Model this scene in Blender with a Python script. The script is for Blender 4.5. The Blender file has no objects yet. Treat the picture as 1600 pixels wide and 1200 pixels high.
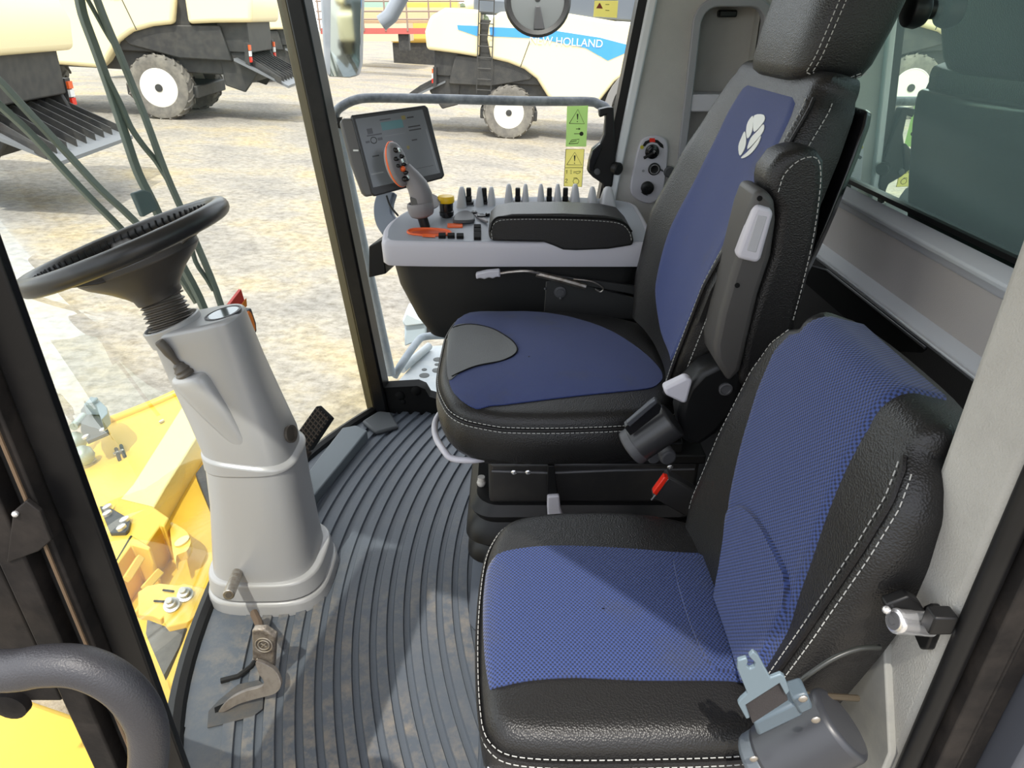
import bpy, bmesh, math, random
from mathutils import Vector, Matrix, Euler
random.seed(7)
SC = bpy.context.scene
COL = SC.collection
V = Vector
PI = math.pi

# ------------------------------------------------------------------ camera
CAM_H, FPX, PITCH = 1.25, 1067.0, math.radians(28)
cam = bpy.data.objects.new('camera', bpy.data.cameras.new('camera'))
COL.objects.link(cam)
cam.location = (0, 0, CAM_H)
cam.rotation_euler = (PI / 2 - PITCH, 0, 0)
cam.data.sensor_width = 36
cam.data.lens = 36 * FPX / 1600
cam.data.clip_start = 0.02
cam.data.clip_end = 500
SC.camera = cam


def ray(u, v):
    x = (u - 800) / FPX
    y = (600 - v) / FPX
    return V((x, math.cos(PITCH) + y * math.sin(PITCH), -math.sin(PITCH) + y * math.cos(PITCH)))


def at(u, v, X=None, Y=None, Z=None):
    """measured point of the photograph on a real plane of the cab (metres)"""
    d = ray(u, v)
    t = X / d.x if X is not None else (Y / d.y if Y is not None else (Z - CAM_H) / d.z)
    return V((0, 0, CAM_H)) + d * t


def on(u, v, p0, n):
    d = ray(u, v)
    o = V((0, 0, CAM_H))
    n = V(n)
    return o + d * ((V(p0) - o).dot(n) / d.dot(n))


def ats(l, **k):
    return [at(a, b, **k) for a, b in l]


# ------------------------------------------------------------------ materials
def L(r, g, b):
    f = lambda c: c / 255 / 12.92 if c / 255 <= .04045 else ((c / 255 + .055) / 1.055) ** 2.4
    return (f(r), f(g), f(b))


def newmat(name):
    m = bpy.data.materials.new(name)
    m.use_nodes = True
    nt = m.node_tree
    nt.nodes.clear()
    out = nt.nodes.new('ShaderNodeOutputMaterial')
    return m, nt, out


def M(name, col, rough=.5, metal=0, bump=0, bscale=200, kind='noise', var=None, vscale=8, vlo=.4, vhi=.7, spec=.5, coat=0):
    m, nt, out = newmat(name)
    p = nt.nodes.new('ShaderNodeBsdfPrincipled')
    nt.links.new(p.outputs[0], out.inputs[0])
    p.inputs['Base Color'].default_value = (*col, 1)
    p.inputs['Roughness'].default_value = rough
    p.inputs['Metallic'].default_value = metal
    p.inputs['Specular IOR Level'].default_value = spec
    p.inputs['Coat Weight'].default_value = coat
    tc = nt.nodes.new('ShaderNodeTexCoord')
    if var:
        n = nt.nodes.new('ShaderNodeTexNoise')
        n.inputs['Scale'].default_value = vscale
        n.inputs['Detail'].default_value = 8
        n.inputs['Roughness'].default_value = .65
        r = nt.nodes.new('ShaderNodeValToRGB')
        r.color_ramp.elements[0].position = vlo
        r.color_ramp.elements[1].position = vhi
        r.color_ramp.elements[0].color = (*col, 1)
        r.color_ramp.elements[1].color = (*var, 1)
        nt.links.new(tc.outputs['Object'], n.inputs['Vector'])
        nt.links.new(n.outputs[0], r.inputs[0])
        nt.links.new(r.outputs[0], p.inputs['Base Color'])
    if bump:
        if kind == 'noise':
            n = nt.nodes.new('ShaderNodeTexNoise')
            n.inputs['Detail'].default_value = 3
        else:
            n = nt.nodes.new('ShaderNodeTexVoronoi')
        n.inputs['Scale'].default_value = bscale
        b = nt.nodes.new('ShaderNodeBump')
        b.inputs['Strength'].default_value = bump
        b.inputs['Distance'].default_value = .002
        nt.links.new(tc.outputs['Object'], n.inputs['Vector'])
        nt.links.new(n.outputs[0], b.inputs['Height'])
        nt.links.new(b.outputs[0], p.inputs['Normal'])
    return m


def fabric(name, dark, light, p, q, rough=.75, bump=.5):
    """woven spacer mesh: staggered dots in the patch's own UV metres, with a little dirt"""
    m, nt, out = newmat(name)
    N = nt.nodes.new
    b = N('ShaderNodeBsdfPrincipled')
    nt.links.new(b.outputs[0], out.inputs[0])
    b.inputs['Roughness'].default_value = rough
    b.inputs['Sheen Weight'].default_value = .15
    uv = N('ShaderNodeUVMap')
    sep = N('ShaderNodeSeparateXYZ')
    nt.links.new(uv.outputs[0], sep.inputs[0])

    def mth(op, a, c=None):
        n = N('ShaderNodeMath')
        n.operation = op
        for i, x in enumerate((a, c)):
            if x is None:
                continue
            if isinstance(x, (int, float)):
                n.inputs[i].default_value = x
            else:
                nt.links.new(x, n.inputs[i])
        return n.outputs[0]
    sx = mth('SINE', mth('MULTIPLY', sep.outputs[0], 2 * PI / p))
    sy = mth('SINE', mth('MULTIPLY', sep.outputs[1], 2 * PI / q))
    pr = mth('MULTIPLY', sx, sy)
    r = N('ShaderNodeValToRGB')
    r.color_ramp.elements[0].position = .25
    r.color_ramp.elements[1].position = .62
    r.color_ramp.elements[0].color = (*dark, 1)
    r.color_ramp.elements[1].color = (*light, 1)
    h = mth('ADD', mth('MULTIPLY', pr, .5), .5)
    nt.links.new(h, r.inputs[0])
    tc = N('ShaderNodeTexCoord')
    n = N('ShaderNodeTexNoise')
    n.inputs['Scale'].default_value = 9
    n.inputs['Detail'].default_value = 6
    nt.links.new(tc.outputs['Object'], n.inputs['Vector'])
    rr = N('ShaderNodeValToRGB')
    rr.color_ramp.elements[0].position = .58
    rr.color_ramp.elements[1].position = .75
    rr.color_ramp.elements[0].color = (0, 0, 0, 1)
    rr.color_ramp.elements[1].color = (.5, .5, .5, 1)
    nt.links.new(n.outputs[0], rr.inputs[0])
    mx = N('ShaderNodeMix')
    mx.data_type = 'RGBA'
    nt.links.new(rr.outputs[0], mx.inputs[0])
    nt.links.new(r.outputs[0], mx.inputs[6])
    mx.inputs[7].default_value = (.035, .04, .06, 1)
    nt.links.new(mx.outputs[2], b.inputs['Base Color'])
    bp = N('ShaderNodeBump')
    bp.inputs['Strength'].default_value = bump
    bp.inputs['Distance'].default_value = .001
    nt.links.new(h, bp.inputs['Height'])
    nt.links.new(bp.outputs[0], b.inputs['Normal'])
    return m


def glass(name, tint, refl, rough=0.0, mul=1.0):
    m, nt, out = newmat(name)
    N = nt.nodes.new
    t = N('ShaderNodeBsdfTransparent')
    t.inputs[0].default_value = (*tint, 1)
    g = N('ShaderNodeBsdfGlossy')
    g.inputs['Roughness'].default_value = rough
    g.inputs[0].default_value = (.95, 1, .97, 1)
    f = N('ShaderNodeFresnel')
    f.inputs[0].default_value = 1.45
    a = N('ShaderNodeMath')
    a.operation = 'MULTIPLY_ADD'
    a.inputs[1].default_value = mul
    a.inputs[2].default_value = refl
    a.use_clamp = True
    nt.links.new(f.outputs[0], a.inputs[0])
    mx = N('ShaderNodeMixShader')
    nt.links.new(a.outputs[0], mx.inputs[0])
    nt.links.new(t.outputs[0], mx.inputs[1])
    nt.links.new(g.outputs[0], mx.inputs[2])
    nt.links.new(mx.outputs[0], out.inputs[0])
    return m


def emit(name, col, s, base=(.02, .02, .02)):
    m = M(name, base, .15)
    p = m.node_tree.nodes['Principled BSDF']
    p.inputs['Emission Color'].default_value = (*col, 1)
    p.inputs['Emission Strength'].default_value = s
    return m


leather = M('black_leather', (.013, .0125, .0125), .38, bump=.3, bscale=420, kind='voronoi', spec=.42)
leather_side = M('dark_vinyl', (.010, .009, .009), .5, bump=.25, bscale=420, kind='voronoi', spec=.3)
leather_grey = M('grey_leather', (.13, .135, .135), .5, bump=.3, bscale=500, kind='voronoi')
black = M('black_plastic', (.007, .007, .0075), .42, spec=.35)
black_soft = M('matt_black', (.006, .006, .006), .75, spec=.15)
black_gloss = M('gloss_black', (.008, .008, .009), .18)
pillar_black = M('black_paint', (.004, .004, .0045), .35, spec=.25, var=(.016, .015, .014), vscale=14, vlo=.5, vhi=.9)
dusty = M('dusty_black', (.009, .008, .008), .6, spec=.2, var=(.036, .030, .026), vscale=16, vlo=.42, vhi=.85, bump=.3, bscale=90)
rubber = M('rubber', (.012, .012, .0125), .6, spec=.3)
blue_fine = fabric('blue_fine_cloth', (.009, .020, .085), (.018, .040, .182), .0026, .0042)
blue_mesh = fabric('blue_mesh_cloth', (.004, .009, .032), (.030, .058, .205), .0056, .0066, bump=.9)
stitch = M('stitch_thread', (.42, .42, .40), .8)
lt_grey = M('light_grey_plastic', L(196, 194, 202), .45)
md_grey = M('mid_grey_plastic', L(150, 150, 155), .5, bump=.1, bscale=900)
top_grey = M('console_top_grey', L(150, 154, 162), .45)
joy_grey = M('warm_grey_plastic', L(128, 124, 126), .45)
dk_grey = M('dark_grey_plastic', (.07, .07, .075), .5)
silver = M('silver_paint', (.41, .405, .405), .34, metal=.15)
silver_trim = M('silver_trim', (.80, .83, .86), .35)
steel = M('bare_steel', (.45, .42, .38), .38, metal=.9, var=(.25, .20, .15), vscale=60)
chrome = M('chrome', (.80, .80, .82), .22, metal=.8)
felt = M('grey_felt', L(190, 188, 184), .95, bump=.4, bscale=500, var=L(178, 176, 173), vscale=5)
felt2 = M('woven_grey_cloth', L(172, 170, 164), .95, bump=.5, bscale=420, var=L(158, 156, 150), vscale=6)
panel_grey = M('panel_grey', L(190, 191, 196), .6, bump=.1, bscale=600)
sill_grey = M('sill_grey', L(206, 210, 214), .5)
orange = M('orange_plastic', L(232, 98, 40), .45)
red = M('red_plastic', L(225, 45, 25), .4)
yel_knob = M('yellow_plastic', L(245, 200, 30), .4)
yellow = M('yellow_paint', (.72, .47, .055), .35, var=(.60, .36, .04), vscale=2.2, vlo=.45, vhi=.8)
cream = M('combine_yellow', (.95, .82, .50), .35)
cream_rim = M('rim_white', (.85, .82, .72), .5)
blue_stripe = M('blue_stripe', (.06, .32, .72), .4)
white = M('white_paint', (.8, .8, .78), .5)
chassis = M('chassis_grey', (.030, .030, .030), .6, var=(.06, .057, .05), vscale=5)
tyre = M('dusty_tyre', (.14, .13, .115), .85, var=(.26, .24, .20), vscale=4, bump=.6, bscale=14)
wiper_mat = M('wiper_green_grey', (.15, .175, .145), .55)
rail_mat = M('grey_rail_paint', (.10, .115, .14), .4, var=(.26, .28, .30), vscale=22)
post_mat = M('grey_post_paint', (.30, .34, .38), .5, var=(.42, .45, .47), vscale=14)
plate_mat = M('galvanised_plate', (.48, .52, .54), .55, var=(.62, .63, .62), vscale=12)
wheel_mat = M('wheel_rim_black', (.022, .021, .021), .34, bump=.06, bscale=400)
hub_mat = M('hub_brown_grey', (.045, .040, .037), .42)
boot_mat = M('boot_brown', (.11, .095, .080), .45, metal=.2)
tank_mat = M('tank_panel', (.42, .50, .46), .6)
screen_mat = emit('monitor_screen', (.20, .22, .23), .16, (.05, .055, .06))
scr_teal = emit('monitor_teal', (.12, .42, .45), .16)
scr_dark = emit('monitor_dark', (.05, .055, .06), .10)
scr_yel = emit('monitor_yellow', (.45, .38, .08), .16)
scr_lite = emit('monitor_light', (.5, .55, .56), .18)


def backlit(name, col):
    m, nt, out = newmat(name)
    d = nt.nodes.new('ShaderNodeBsdfDiffuse'); t = nt.nodes.new('ShaderNodeBsdfTranslucent'); mx = nt.nodes.new('ShaderNodeMixShader')
    mx.inputs[0].default_value = .55
    for q in (d, t):
        q.inputs[0].default_value = (*col, 1)
    nt.links.new(d.outputs[0], mx.inputs[1]); nt.links.new(t.outputs[0], mx.inputs[2]); nt.links.new(mx.outputs[0], out.inputs[0])
    return m


stick_g = backlit('label_green', L(214, 238, 178))
stick_y = backlit('label_yellow', L(252, 246, 180))
ink = M('label_ink', (.02, .03, .01), .6)
mirror_mat = M('mirror_glass', (.8, .82, .84), .03, metal=1)
windscreen_glass = glass('windscreen_glass', (.93, .97, .95), .0, mul=.22)
side_glass = glass('side_glass', (.95, .98, .97), .0, mul=.35)
rear_glass = glass('tinted_rear_glass', (.46, .62, .56), .10, mul=1.5)
rear_glass.node_tree.nodes['Glossy BSDF'].inputs[0].default_value = (.78, .95, .82, 1)


def dust_film(m, col, f):
    """a thin film of dust on a pane that scatters the daylight falling on it"""
    nt = m.node_tree
    out = nt.nodes['Material Output']
    t = nt.nodes.new('ShaderNodeBsdfTranslucent')
    t.inputs[0].default_value = (*col, 1)
    mx = nt.nodes.new('ShaderNodeMixShader')
    mx.inputs[0].default_value = f
    src = out.inputs[0].links[0].from_socket
    nt.links.new(src, mx.inputs[1])
    nt.links.new(t.outputs[0], mx.inputs[2])
    nt.links.new(mx.outputs[0], out.inputs[0])


dust_film(rear_glass, (.36, .52, .48), .14)


def mat_rubber():
    """ribbed mat: blue-grey rubber, tan dust lying on the trodden ribs"""
    m = M('mat_rubber', (.060, .070, .085), .55, bump=.25, bscale=160)
    nt = m.node_tree
    N = nt.nodes.new
    p = nt.nodes['Principled BSDF']
    p.inputs['Roughness'].default_value = .45
    tc = N('ShaderNodeTexCoord')
    a = N('ShaderNodeTexNoise'); a.inputs['Scale'].default_value = 30; a.inputs['Detail'].default_value = 9; a.inputs['Roughness'].default_value = .7
    b = N('ShaderNodeTexNoise'); b.inputs['Scale'].default_value = 3.2; b.inputs['Detail'].default_value = 3
    sp = N('ShaderNodeSeparateXYZ')
    for n in (a, b):
        nt.links.new(tc.outputs['Object'], n.inputs['Vector'])
    nt.links.new(tc.outputs['Object'], sp.inputs[0])
    zr = N('ShaderNodeMapRange'); zr.inputs[1].default_value = .005; zr.inputs[2].default_value = .0095
    nt.links.new(sp.outputs[2], zr.inputs[0])
    yr = N('ShaderNodeMapRange'); yr.inputs[1].default_value = 1.6; yr.inputs[2].default_value = 1.05; yr.inputs[3].default_value = .15
    nt.links.new(sp.outputs[1], yr.inputs[0])

    def mul(x, y):
        n = N('ShaderNodeMath'); n.operation = 'MULTIPLY'
        nt.links.new(x, n.inputs[0])
        if isinstance(y, float):
            n.inputs[1].default_value = y
        else:
            nt.links.new(y, n.inputs[1])
        return n.outputs[0]
    r1 = N('ShaderNodeMapRange'); r1.inputs[1].default_value = .42; r1.inputs[2].default_value = .68
    r2 = N('ShaderNodeMapRange'); r2.inputs[1].default_value = .38; r2.inputs[2].default_value = .6
    nt.links.new(a.outputs[0], r1.inputs[0])
    nt.links.new(b.outputs[0], r2.inputs[0])
    f = mul(mul(mul(mul(r1.outputs[0], r2.outputs[0]), zr.outputs[0]), yr.outputs[0]), .85)
    mx = N('ShaderNodeMix'); mx.data_type = 'RGBA'
    nt.links.new(f, mx.inputs[0])
    mx.inputs[6].default_value = (.085, .099, .120, 1)
    mx.inputs[7].default_value = (.26, .22, .17, 1)
    nt.links.new(mx.outputs[2], p.inputs['Base Color'])
    return m


mat_mat = mat_rubber()


def ground_mat():
    m = M('dry_field', (.5, .44, .34), .95)
    nt = m.node_tree
    N = nt.nodes.new
    p = nt.nodes['Principled BSDF']
    tc = N('ShaderNodeTexCoord')
    a = N('ShaderNodeTexNoise'); a.inputs['Scale'].default_value = .55; a.inputs['Detail'].default_value = 9; a.inputs['Roughness'].default_value = .68
    b = N('ShaderNodeTexNoise'); b.inputs['Scale'].default_value = 9; b.inputs['Detail'].default_value = 8; b.inputs['Roughness'].default_value = .75
    mp = N('ShaderNodeMapping'); mp.inputs['Scale'].default_value = (.85, 1.0, 1)
    nt.links.new(tc.outputs['Object'], mp.inputs[0])
    for n in (a, b):
        nt.links.new(mp.outputs[0], n.inputs['Vector'])
    r = N('ShaderNodeValToRGB')
    e = r.color_ramp.elements
    e[0].position = .36; e[0].color = (.285, .266, .238, 1)
    e[1].position = .66; e[1].color = (.45, .375, .235, 1)
    x = e.new(.50); x.color = (.37, .338, .285, 1)
    nt.links.new(a.outputs[0], r.inputs[0])
    r2 = N('ShaderNodeValToRGB')
    r2.color_ramp.elements[0].position = .32; r2.color_ramp.elements[0].color = (.50, .48, .44, 1)
    r2.color_ramp.elements[1].position = .58; r2.color_ramp.elements[1].color = (1, 1, 1, 1)
    nt.links.new(b.outputs[0], r2.inputs[0])
    mx = N('ShaderNodeMix'); mx.data_type = 'RGBA'; mx.blend_type = 'MULTIPLY'; mx.inputs[0].default_value = 1
    nt.links.new(r.outputs[0], mx.inputs[6])
    nt.links.new(r2.outputs[0], mx.inputs[7])
    nt.links.new(mx.outputs[2], p.inputs['Base Color'])
    bp = N('ShaderNodeBump'); bp.inputs['Strength'].default_value = .6; bp.inputs['Distance'].default_value = .05
    nt.links.new(b.outputs[0], bp.inputs['Height'])
    nt.links.new(bp.outputs[0], p.inputs['Normal'])
    return m


# ------------------------------------------------------------------ mesh helpers
def frame(d):
    d = V(d).normalized()
    a = V((0, 0, 1)) if abs(d.z) < .9 else V((1, 0, 0))
    x = a.cross(d).normalized()
    return x, d.cross(x), d


def smooth(pts, n=6, closed=False):
    pts = [V(p) for p in pts]
    out = []
    k = len(pts)
    for i in range(k if closed else k - 1):
        if closed:
            a, b, c, d = pts[i - 1], pts[i], pts[(i + 1) % k], pts[(i + 2) % k]
        else:
            b, c = pts[i], pts[i + 1]
            a = pts[i - 1] if i else b * 2 - c
            d = pts[i + 2] if i + 2 < k else c * 2 - b
        for j in range(n):
            t = j / n
            out.append(.5 * ((2 * b) + (c - a) * t + (2 * a - 5 * b + 4 * c - d) * t * t + (3 * b - a - 3 * c + d) * t ** 3))
    if not closed:
        out.append(pts[-1])
    return out


class MB:
    def __init__(s):
        s.v, s.f, s.uv, s.mi = [], [], {}, {}

    def add(s, vs, fs):
        n = len(s.v)
        s.v += [V(p) for p in vs]
        s.f += [[i + n for i in f] for f in fs]
        return s

    def box(s, c, d, R=None):
        R = R if R is not None else Matrix.Identity(3)
        h = [x / 2 for x in d]
        vs = [V(c) + R @ V((sx * h[0], sy * h[1], sz * h[2])) for sx in (-1, 1) for sy in (-1, 1) for sz in (-1, 1)]
        return s.add(vs, [(0, 1, 3, 2), (4, 6, 7, 5), (0, 4, 5, 1), (2, 3, 7, 6), (0, 2, 6, 4), (1, 5, 7, 3)])

    def bb(s, lo, hi):
        return s.box([(a + b) / 2 for a, b in zip(lo, hi)], [b - a for a, b in zip(lo, hi)])

    def prism(s, poly, vec):
        n = len(poly)
        vec = V(vec)
        vs = [V(p) for p in poly] + [V(p) + vec for p in poly]
        fs = [list(range(n))[::-1], list(range(n, 2 * n))] + [(i, (i + 1) % n, n + (i + 1) % n, n + i) for i in range(n)]
        return s.add(vs, fs)

    def tube(s, pts, r, n=10, cap=True, closed=False):
        pts = [V(p) for p in pts]
        k = len(pts)
        rs = r if isinstance(r, (list, tuple)) else [r] * k
        rings = []
        x = None
        for i, p in enumerate(pts):
            if closed:
                d = pts[(i + 1) % k] - pts[i - 1]
            else:
                d = pts[min(i + 1, k - 1)] - pts[max(i - 1, 0)]
            d.normalize()
            if x is None:
                x, y, _ = frame(d)
            else:
                x = (x - d * x.dot(d)).normalized()
                y = d.cross(x)
            rings.append([p + (x * math.cos(2 * PI * j / n) + y * math.sin(2 * PI * j / n)) * rs[i] for j in range(n)])
        if closed:
            rings.append(rings[0])
            return s.loft(rings, False, False)
        return s.loft(rings, cap, cap)

    def loft(s, rings, c0=True, c1=True):
        n = len(rings[0])
        vs = [p for r in rings for p in r]
        fs = [(i * n + j, i * n + (j + 1) % n, (i + 1) * n + (j + 1) % n, (i + 1) * n + j) for i in range(len(rings) - 1) for j in range(n)]
        if c0:
            fs.append(list(range(n))[::-1])
        if c1:
            fs.append(list(range((len(rings) - 1) * n, len(rings) * n)))
        return s.add(vs, fs)

    def lathe(s, prof, o, d, n=24, cap=True):
        x, y, d = frame(d)
        o = V(o)
        rings = [[o + d * h + (x * math.cos(2 * PI * j / n) + y * math.sin(2 * PI * j / n)) * max(r, 1e-4) for j in range(n)] for r, h in prof]
        return s.loft(rings, cap, cap)

    def cyl(s, a, b, r, n=16, r2=None):
        a, b = V(a), V(b)
        return s.lathe([(r, 0), (r2 or r, (b - a).length)], a, b - a, n)

    def ball(s, c, r, n=12, sc=(1, 1, 1), R=None):
        m = n // 2
        rings = []
        for i in range(m + 1):
            ph = PI * i / m
            ring = []
            for j in range(n):
                p = V((math.sin(ph) * math.cos(2 * PI * j / n) * sc[0], math.sin(ph) * math.sin(2 * PI * j / n) * sc[1], math.cos(ph) * sc[2])) * r
                if i in (0, m):
                    p += V((math.cos(2 * PI * j / n), math.sin(2 * PI * j / n), 0)) * r * .004
                ring.append(V(c) + (R @ p if R is not None else p))
            rings.append(ring)
        return s.loft(rings)

    def grid(s, rows, uvs=None):
        n = len(rows[0])
        b = len(s.v)
        s.add([p for r in rows for p in r], [(i * n + j, i * n + j + 1, (i + 1) * n + j + 1, (i + 1) * n + j) for i in range(len(rows) - 1) for j in range(n - 1)])
        if uvs:
            for k, q in enumerate([q for r in uvs for q in r]):
                s.uv[b + k] = q
        return s

    def dashes(s, path, r=.0011, on_=.0062, off=.0030, lift=None):
        path = [V(p) for p in path]
        d = [0]
        for a, b in zip(path, path[1:]):
            d.append(d[-1] + (b - a).length)

        def pt(x):
            for i in range(len(path) - 1):
                if x <= d[i + 1] or i == len(path) - 2:
                    return path[i].lerp(path[i + 1], (x - d[i]) / max(d[i + 1] - d[i], 1e-9))
        x = 0
        while x + on_ < d[-1]:
            s.tube([pt(x), pt(x + on_)], r, 5)
            x += on_ + off
        return s

    def build(s, name, mat, parent=None, bevel=0, seg=2, angle=40, sub=0, solid=0, flat=False):
        me = bpy.data.meshes.new(name)
        me.from_pydata([tuple(p) for p in s.v], [], s.f)
        if s.uv:
            ul = me.uv_layers.new(name='UVMap')
            for l in me.loops:
                ul.data[l.index].uv = s.uv.get(l.vertex_index, (0, 0))
        bm = bmesh.new()
        bm.from_mesh(me)
        bmesh.ops.remove_doubles(bm, verts=bm.verts, dist=1e-6)
        bmesh.ops.recalc_face_normals(bm, faces=bm.faces)
        bm.to_mesh(me)
        bm.free()
        if not flat:
            me.shade_smooth()
            me.set_sharp_from_angle(angle=math.radians(angle))
        o = bpy.data.objects.new(name, me)
        COL.objects.link(o)
        me.materials.append(mat)
        if parent:
            o.parent = parent
            par = parent
            while par.type != 'EMPTY' and par.parent:
                par = par.parent
            if par.type == 'EMPTY' and parent == par:
                o.matrix_parent_inverse = Matrix.Translation(par.location).inverted()
        if solid:
            md = o.modifiers.new('t', 'SOLIDIFY'); md.thickness = solid; md.offset = 0
        if bevel:
            md = o.modifiers.new('b', 'BEVEL')
            md.width = bevel; md.segments = seg; md.limit_method = 'ANGLE'; md.angle_limit = math.radians(35)
        if sub:
            md = o.modifiers.new('s', 'SUBSURF'); md.levels = sub; md.render_levels = sub
        return o


def each(m, name, mat, parent, **kw):
    """build every loose piece of m as a part of its own"""
    par = list(range(len(m.v)))

    def find(i):
        while par[i] != i:
            par[i] = par[par[i]]
            i = par[i]
        return i
    for f in m.f:
        for i in f[1:]:
            par[find(i)] = find(f[0])
    groups = {}
    for f in m.f:
        groups.setdefault(find(f[0]), []).append(f)
    outs = []
    for fs in groups.values():
        ids = sorted({i for f in fs for i in f})
        mp = {i: n for n, i in enumerate(ids)}
        q = MB()
        q.add([m.v[i] for i in ids], [[mp[i] for i in f] for f in fs])
        outs.append(q.build(name, mat, parent, **kw))
    return outs


def thing(name, label, cat, loc, group=None):
    o = bpy.data.objects.new(name, None)
    o.empty_display_size = .05
    COL.objects.link(o)
    o.location = loc
    o['label'] = label
    o['category'] = cat
    if group:
        o['group'] = group
    return o


def tag(o, label, cat, group=None):
    o['label'] = label
    o['category'] = cat
    if group:
        o['group'] = group
    return o


def st(o):
    o['kind'] = 'structure'
    return o


def copy_tree(o, parent=None):
    c = o.copy()
    COL.objects.link(c)
    c.parent = parent
    if parent is not None:
        c.matrix_parent_inverse = o.matrix_parent_inverse.copy()
    for ch in list(o.children):
        copy_tree(ch, c)
    return c


def rotm(x=0, y=0, z=0):
    return Euler((math.radians(x), math.radians(y), math.radians(z))).to_matrix()


def circle(c, ax, r, n=24, a0=0, a1=2 * PI):
    x, y, d = frame(ax)
    return [V(c) + (x * math.cos(a0 + (a1 - a0) * j / n) + y * math.sin(a0 + (a1 - a0) * j / n)) * r for j in range(n + (0 if a1 - a0 >= 2 * PI - 1e-6 else 1))]


# ------------------------------------------------------------------ cab shell
YL, YR, XR, ZT = .45, 2.15, .72, 1.72


def wsx(Y, Z):
    u = (Y - YL) / (YR - YL)
    z = max(0, min(Z, 1.4))
    e = abs(2 * u - 1)
    return -.345 - .144 * u - .09 * u * Z - (1 - e ** (3.2 if u < .5 else 2.0)) * .33 - 4 * u * (1 - u) * .36 * z


def on_ws(u, v, off=0):
    d = ray(u, v)
    lo, hi = .2, 4.0
    for _ in range(60):
        t = (lo + hi) / 2
        p = V((0, 0, CAM_H)) + d * t
        if p.x > wsx(min(max(p.y, YL), YR), p.z) - off and p.y < YR:
            lo = t
        else:
            hi = t
    return V((0, 0, CAM_H)) + d * lo


ysamp = [YL + (YR - YL) * i / 32 for i in range(33)]
m = MB()
front = [V((wsx(y, 0) - .01, y, -.006)) for y in ysamp]
m.prism(front + [V((XR + .1, YR, -.006)), V((XR + .1, .40, -.006)), V((-.345, .40, -.006))], (0, 0, -.06))
st(m.build('floor', dk_grey))

m = MB()
m.prism([V((wsx(y, ZT) - .06, y, ZT)) for y in ysamp] + [V((XR + .15, YR, ZT)), V((XR + .15, -.04, ZT)), V((.14, -.04, ZT)), V((.08, .02, ZT)), V((-.10, .20, ZT)), V((-.42, .34, ZT))], (0, 0, .07))  # unseen left overhang, extended and cut on a slant to shade seat and mat
st(m.build('ceiling', felt))

# windscreen, its lower rail
rows = [[V((wsx(y, z), y, z)) for y in ysamp] for z in [ZT * k / 14 for k in range(15)]]
m = MB(); m.grid(rows)
st(m.build('window_1', windscreen_glass))
m = MB(); m.tube([V((wsx(y, 0) + .004, y, .006)) for y in ysamp], .020, 8)
st(m.build('trim_1', black))

# right front pillar
m = MB()


def ring(x, z):
    return [V((x - .032, YR - .03, z)), V((x + .022, YR - .045, z)), V((x + .034, YR + .02, z)), V((x - .02, YR + .035, z))]


m.loft([ring(-.463, -.01), ring(-.463 - .0925 * ZT, ZT)])
st(m.build('trim_2', pillar_black, bevel=.008))
m = MB()
m.loft([[V((x - .062, YR - .005, z)), V((x - .030, YR - .028, z)), V((x - .026, YR + .02, z)), V((x - .058, YR + .02, z))] for x, z in ((-.463, -.01), (-.463 - .0925 * ZT, ZT))])
st(m.build('trim_3', M('olive_seal', (.085, .068, .03), .5), bevel=.004))
m = MB()
m.prism(ats([(566, 664), (592, 648), (612, 650), (624, 672), (588, 682)], Z=.008), (0, 0, .018))
st(m.build('trim_4', M('foot_grey', (.055, .06, .065), .6), bevel=.008))

# left front pillar (near): stepped bands of seal, frame and black glass edge, all upright
bands = [(-.378, -.3485, .450, .460, pillar_black), (-.3905, -.3800, .437, .470, dusty), (-.402, -.3925, .446, .47, black), (-.428, -.404, .432, .47, dusty), (-.436, -.430, .445, .47, black)]
k = 5
bands.append((-.560, -.436, .440, .470, dusty))
for x0, x1, y0, y1, mm in bands:
    m = MB(); m.bb((x0, y0, .668 if x0 < -.5 else -.05), (x1, y1, ZT))
    st(m.build('trim_%d' % k, mm, bevel=.002)); k += 1
m = MB(); m.tube([V((-.3845, .434, z)) for z in (-.05, .5, 1, ZT)], .0016, 6)
st(m.build('trim_%d' % k, M('seal_edge', (.13, .085, .05), .5))); k += 1
m = MB()
m.prism(ats([(20, 800), (40, 783), (62, 800), (80, 845), (60, 862), (10, 880)], Y=.430), (0, .005, 0))
hp = m.build('hinge_plate', dusty, bevel=.001)
tag(hp, 'small dusty black hinge plate screwed to the left door post', 'bracket')
m = MB(); m.ball(at(24, 803, Y=.429), .0028, 10)
m.build('screw', chrome, hp)

# right wall: black lower panel, glass, grey quarter panel with a pocket
m = MB()
m.prism(ats([(598, 606), (652, 603), (664, 608), (671, 620), (684, 624), (712, 606), (770, 590), (1010, 580), (1010, 720), (590, 720)], Y=YR - .03), (0, .05, 0))
for u, v in ((625, 614), (650, 607)):
    m.ball(at(u, v + 4, Y=YR - .03), .018, 12, (1, .45, 1))
for u, v in ((630, 628),):
    m.ball(at(u, v, Y=YR - .03), .010, 10, (1, .4, 1))
st(m.build('wall_right', black_soft, bevel=.004))
m = MB()
px = lambda z: .278 + .14 * (z - .78)
m.grid([[V((-.463 - .0925 * z, YR, z)), V((px(z), YR, z))] for z in (.02, ZT)])
st(m.build('window_2', side_glass))
m = MB()
m.prism([V((px(z) - .012, YR - .05, z)) for z in (0, ZT)] + [V((px(z) + .012, YR - .05, z)) for z in (ZT, 0)], (0, .06, 0))
st(m.build('trim_%d' % k, black)); k += 1
m = MB()
m.prism([V((px(z) + .012, YR - .058, z)) for z in (0, ZT)] + [V((px(z) + .037, YR - .066, z)) for z in (ZT, 0)], (0, .06, 0))
st(m.build('trim_%d' % k, sill_grey, bevel=.006)); k += 1
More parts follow.
